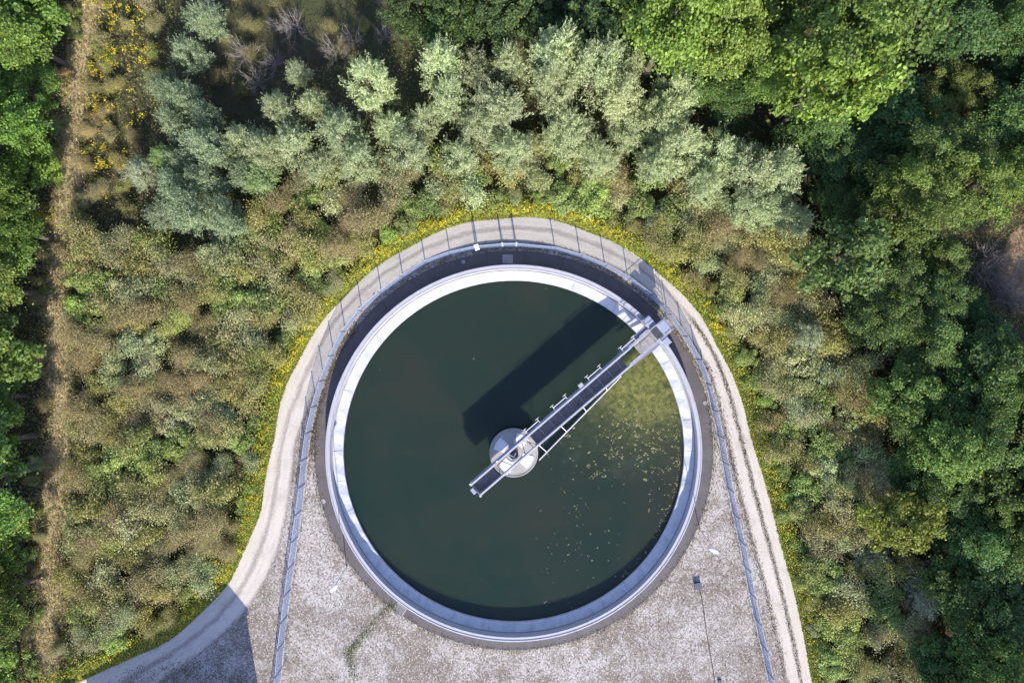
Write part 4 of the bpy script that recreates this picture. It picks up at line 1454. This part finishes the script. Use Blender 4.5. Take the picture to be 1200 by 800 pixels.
# verge: green herbs with yellow flowers along the outer edge of the road
m_ = 60000
idx = r.integers(0, len(outer) - 1, m_ * 2); t = r.uniform(0, 1, m_ * 2)
base = outer[idx] * (1 - t)[:, None] + outer[idx + 1] * t[:, None]
dv = outer[idx + 1] - outer[idx]; nv = np.stack([dv[:, 1], -dv[:, 0]], 1); nv /= np.linalg.norm(nv, axis=1)[:, None]
off = np.abs(r.normal(0, 1, m_ * 2)) * 10 - 4.5 + 2.0 * np.sin(idx * 0.37) * r.uniform(0, 1, m_ * 2)
q = base + nv * off[:, None]
zz = np.clip(0.05 + (off + 4) * 0.055, 0.03, 0.95) * r.uniform(0.3, 1.15, m_ * 2)
ok = (q[:, 1] > -40) & (q[:, 1] < 880) & (q[:, 0] > 0)
q, zz, off = q[ok], zz[ok], off[ok]
n = len(q)
cols = palette(r, n, [(0.38, 0.44, 0.08), (0.26, 0.36, 0.06), (0.48, 0.43, 0.10), (0.42, 0.28, 0.10), (0.58, 0.52, 0.06)], [3.6, 2.6, 1.6, 0.8, 0.5])
herb_mesh("verge_herbs", q[:, 0], q[:, 1], zz, r.uniform(0.10, 0.26, n), r.uniform(0.04, 0.09, n), cols, 0.7, 2,
          "green and straw herbs fringing the outer edge of the road", "herbs")


def flowers(cx, cy, nper, spread, seed, z0=0.5, z1=1.0):
    rr = np.random.default_rng(seed)
    X = np.repeat(cx, nper) + rr.normal(0, spread, len(cx) * nper)
    Y = np.repeat(cy, nper) + rr.normal(0, spread, len(cx) * nper)
    Z = np.repeat(rr.uniform(z0, z1, len(cx)), nper) + rr.normal(0, 0.07, len(cx) * nper)
    return X, Y, np.clip(Z, 0.1, 2)


fx, fy = [], []
i = 0
while len(fx) < 310 and i < 20000:
    i += 1
    k = r.integers(0, len(outer) - 1)
    x, y = outer[k]
    if y > 780 or x < 120: continue
    dens = 0.5 + 0.5 * math.sin(k * 0.31) * math.sin(k * 0.113 + 1)
    if x > 840: dens *= 0.25
    elif y > 520: dens *= 0.55
    if r.uniform() > dens ** 1.3: continue
    d = outer[k + 1] - outer[k]; nn_ = np.array([d[1], -d[0]]) / np.hypot(*d)
    o_ = r.uniform(0.5, 15)
    p = outer[k] + nn_ * o_ + d * r.uniform(0, 1)
    fx.append(p[0]); fy.append(p[1])
for _ in range(190):
    y = r.uniform(0, 235); x = 118 + r.normal(0, 16) + 18 * math.sin(y * 0.05)
    if r.uniform() < 0.5 + 0.5 * math.sin(y * 0.11): fx.append(x); fy.append(y)
for (cx, cy, nn2, sp) in ((235, 670, 26, 9), (245, 660, 14, 8), (170, 590, 14, 10), (45, 255, 26, 9), (155, 60, 20, 14), (130, 330, 8, 12), (165, 10, 12, 12)):
    fx += list(cx + r.normal(0, sp, nn2)); fy += list(cy + r.normal(0, sp, nn2))
fx = np.array(fx); fy = np.array(fy)
X, Y, Z = flowers(fx, fy, 20, 1.8, 5, 0.55, 1.05)
n = len(X)
cols = palette(r, n, [(0.78, 0.60, 0.035), (0.72, 0.62, 0.06), (0.32, 0.36, 0.06), (0.60, 0.38, 0.03)], [3, 3, 2, 0.7], 0.2)
herb_mesh("yellow_wildflowers", X, Y, Z, r.uniform(0.08, 0.17, n), r.uniform(0.05, 0.09, n), cols, 0.4, 3,
          "yellow flowering weeds lining the road verge and the dirt track", "wildflowers")
# dry grass on the dirt track
m_ = 24000
idx = r.integers(0, len(TRACK) - 1, m_); t = r.uniform(0, 1, m_)
q = TRACK[idx] * (1 - t)[:, None] + TRACK[idx + 1] * t[:, None]
q[:, 0] += r.normal(0, 19, m_); q[:, 1] += r.normal(0, 3, m_)
cols = palette(r, m_, [(0.50, 0.42, 0.23), (0.40, 0.32, 0.17), (0.32, 0.35, 0.10), (0.58, 0.50, 0.30)], [3, 2, 2.6, 1.5])
herb_mesh("dry_grass", q[:, 0], q[:, 1], r.uniform(0.02, 0.3, m_), r.uniform(0.12, 0.38, m_), r.uniform(0.03, 0.06, m_), cols, 0.4, 4,
          "straw coloured dry grass growing on the dirt track", "grass")
cx_ = r.uniform(1140, 1240, 4000); cy_ = r.uniform(240, 380, 4000)
cols = palette(r, 4000, [(0.34, 0.24, 0.14), (0.22, 0.15, 0.09), (0.20, 0.20, 0.07)], [3, 2, 1])
herb_mesh("dry_grass", cx_, cy_, r.uniform(0.02, 0.3, 4000), r.uniform(0.15, 0.4, 4000), r.uniform(0.03, 0.05, 4000), cols, 0.5, 14,
          "straw coloured dry grass in the small clearing at the right edge", "grass")
# weeds in the yard: along the fence, the apron edge and the mossy crack
wx, wy, wc = [], [], []
def weeds(path, n_, sp, cols_, w_):
    idx = r.integers(0, len(path) - 1, n_); t = r.uniform(0, 1, n_)
    p = path[idx] * (1 - t)[:, None] + path[idx + 1] * t[:, None] + r.normal(0, sp, (n_, 2))
    wx.append(p[:, 0]); wy.append(p[:, 1]); wc.append(palette(r, n_, cols_, w_))
DRY = [(0.26, 0.20, 0.11), (0.20, 0.17, 0.07), (0.14, 0.15, 0.05), (0.16, 0.11, 0.07)]
weeds(FENCE, 5200, 2.6, DRY, [3, 2, 1.2, 2])
th = np.linspace(0, 2 * math.pi, 200)
ring = np.stack([602 + 235 * np.cos(th), 527.6 + 235 * np.sin(th)], 1)
weeds(ring, 4200, 1.8, DRY, [2, 2, 2, 2])
weeds(ring[(ring[:, 1] < 540) & (ring[:, 0] < 420)], 1500, 3, DRY, [3, 2, 1, 2])
crack = spline([(463, 708), (452, 716), (438, 730), (426, 744), (418, 756), (409, 764), (411, 780), (416, 800), (420, 840)], 6)
weeds(crack[::2], 1100, 3.0, [(0.14, 0.20, 0.035), (0.22, 0.27, 0.05), (0.13, 0.10, 0.05)], [3, 2, 1.5])
weeds(spline([(150, 806), (240, 790), (330, 850)]), 2500, 12, [(0.10, 0.12, 0.04), (0.14, 0.12, 0.06)], [1, 1])
weeds((outer * 0.5 + inner * 0.5)[24 * 8:], 2600, 1.5, [(0.20, 0.165, 0.10), (0.25, 0.22, 0.12), (0.15, 0.16, 0.06)], [3, 2, 1])
weeds((outer * 0.03 + inner * 0.97)[25 * 8:], 2200, 2.2, DRY, [3, 2, 1, 2])
wx = np.concatenate(wx); wy = np.concatenate(wy); wc = np.vstack(wc)
n = len(wx)
herb_mesh("yard_weeds", wx, wy, r.uniform(0.015, 0.12, n), r.uniform(0.06, 0.2, n), r.uniform(0.03, 0.06, n), wc, 0.5, 6,
          "low dry weeds along the fence, apron edge and yard crack", "weeds")
# scattered stones and dry tufts on the yard
N = 9000
px = r.uniform(280, 960, N); py = r.uniform(540, 860, N)
ok = inside(np.vstack([inner, [[960, 1090], [-60, 1090]]]), px, py) & (np.hypot(px - 602, py - 527.6) > 237)
px, py = px[ok], py[ok]; n = len(px)
cols = palette(r, n, [(0.13, 0.105, 0.075), (0.20, 0.17, 0.12), (0.16, 0.15, 0.07)], [3, 2, 1])
herb_mesh("yard_tufts", px, py, r.uniform(0.01, 0.05, n), r.uniform(0.05, 0.16, n), r.uniform(0.03, 0.08, n), cols, 0.1, 7,
          "tiny brown tufts speckling the pale stony yard", "tufts")

# floating flecks of algae
def fleck_mesh():
    rr = np.random.default_rng(91)
    mb = MB()
    pts = []
    for _ in range(150): pts.append((rr.normal(742, 26), rr.normal(497, 22), rr.uniform(0.05, 0.15)))
    for _ in range(70): pts.append((rr.normal(700, 40), rr.normal(590, 55), rr.uniform(0.03, 0.085)))
    for _ in range(60): pts.append((rr.uniform(760, 797), rr.uniform(470, 610), rr.uniform(0.04, 0.12)))
    for _ in range(24): pts.append((rr.normal(668, 20), rr.normal(640, 30), rr.uniform(0.04, 0.09)))
    for _ in range(40): pts.append((rr.normal(690, 30), rr.normal(505, 20), rr.uniform(0.04, 0.12)))
    for _ in range(110):
        t_ = rr.normal(-0.15, 0.38); q_ = 195.5 - abs(rr.normal(0, 3.5))
        pts.append((602 + q_ * math.cos(t_), 529 - q_ * math.sin(t_), rr.uniform(0.03, 0.09)))
    for _ in range(26):
        cx0, cy0 = rr.uniform(690, 790), rr.uniform(470, 560)
        for _k in range(6): pts.append((cx0 + rr.normal(0, 3.5), cy0 + rr.normal(0, 2.2), rr.uniform(0.03, 0.09)))
    pts += [(415, 593, 0.1), (555, 420, 0.07), (640, 338, 0.06), (445, 433, 0.06)]
    for (x, y, s) in pts:
        if np.hypot(x - 602, y - 529) > 196: continue
        ux, uy = math.cos(BA), -math.sin(BA)
        lat = (x - 602) * uy * -1 + (y - 529) * ux
        if lat < 22 and x > 590 and s > 0.0 and (x, y, s) not in pts[-4:]: continue
        X, Y = P(x, y, 0.16)
        s = s * 0.78
        m = rr.integers(1, 4)
        for _ in range(m):
            X2 = X + rr.normal(0, s * 0.8) * (m > 1); Y2 = Y + rr.normal(0, s * 0.8) * (m > 1)
            k = rr.integers(6, 9)
            ang = np.sort(rr.uniform(0, 2 * math.pi, k))
            rad_ = s * rr.uniform(0.5, 1.15, k)
            zt = 0.155 + rr.uniform(0.002, 0.012)
            vs = [(X2 + a * math.cos(t_), Y2 + a * math.sin(t_) * 0.8, zt) for a, t_ in zip(rad_, ang)]
            vs += [(v[0], v[1], 0.149) for v in vs]
            k = int(k)
            mb.add(vs, [tuple(range(k))] + [(i, k + i, k + (i + 1) % k, (i + 1) % k) for i in range(k)])
    return mb
M['algae'] = simple_mat("algae_scum", (0.25, 0.25, 0.10), 0.7, 0, 0.35, 1.7)
o = fleck_mesh().build("floating_algae", M['algae'])
tag(o, "pale yellow-green flecks of algae floating on the eastern half of the tank", "algae", kind='stuff')
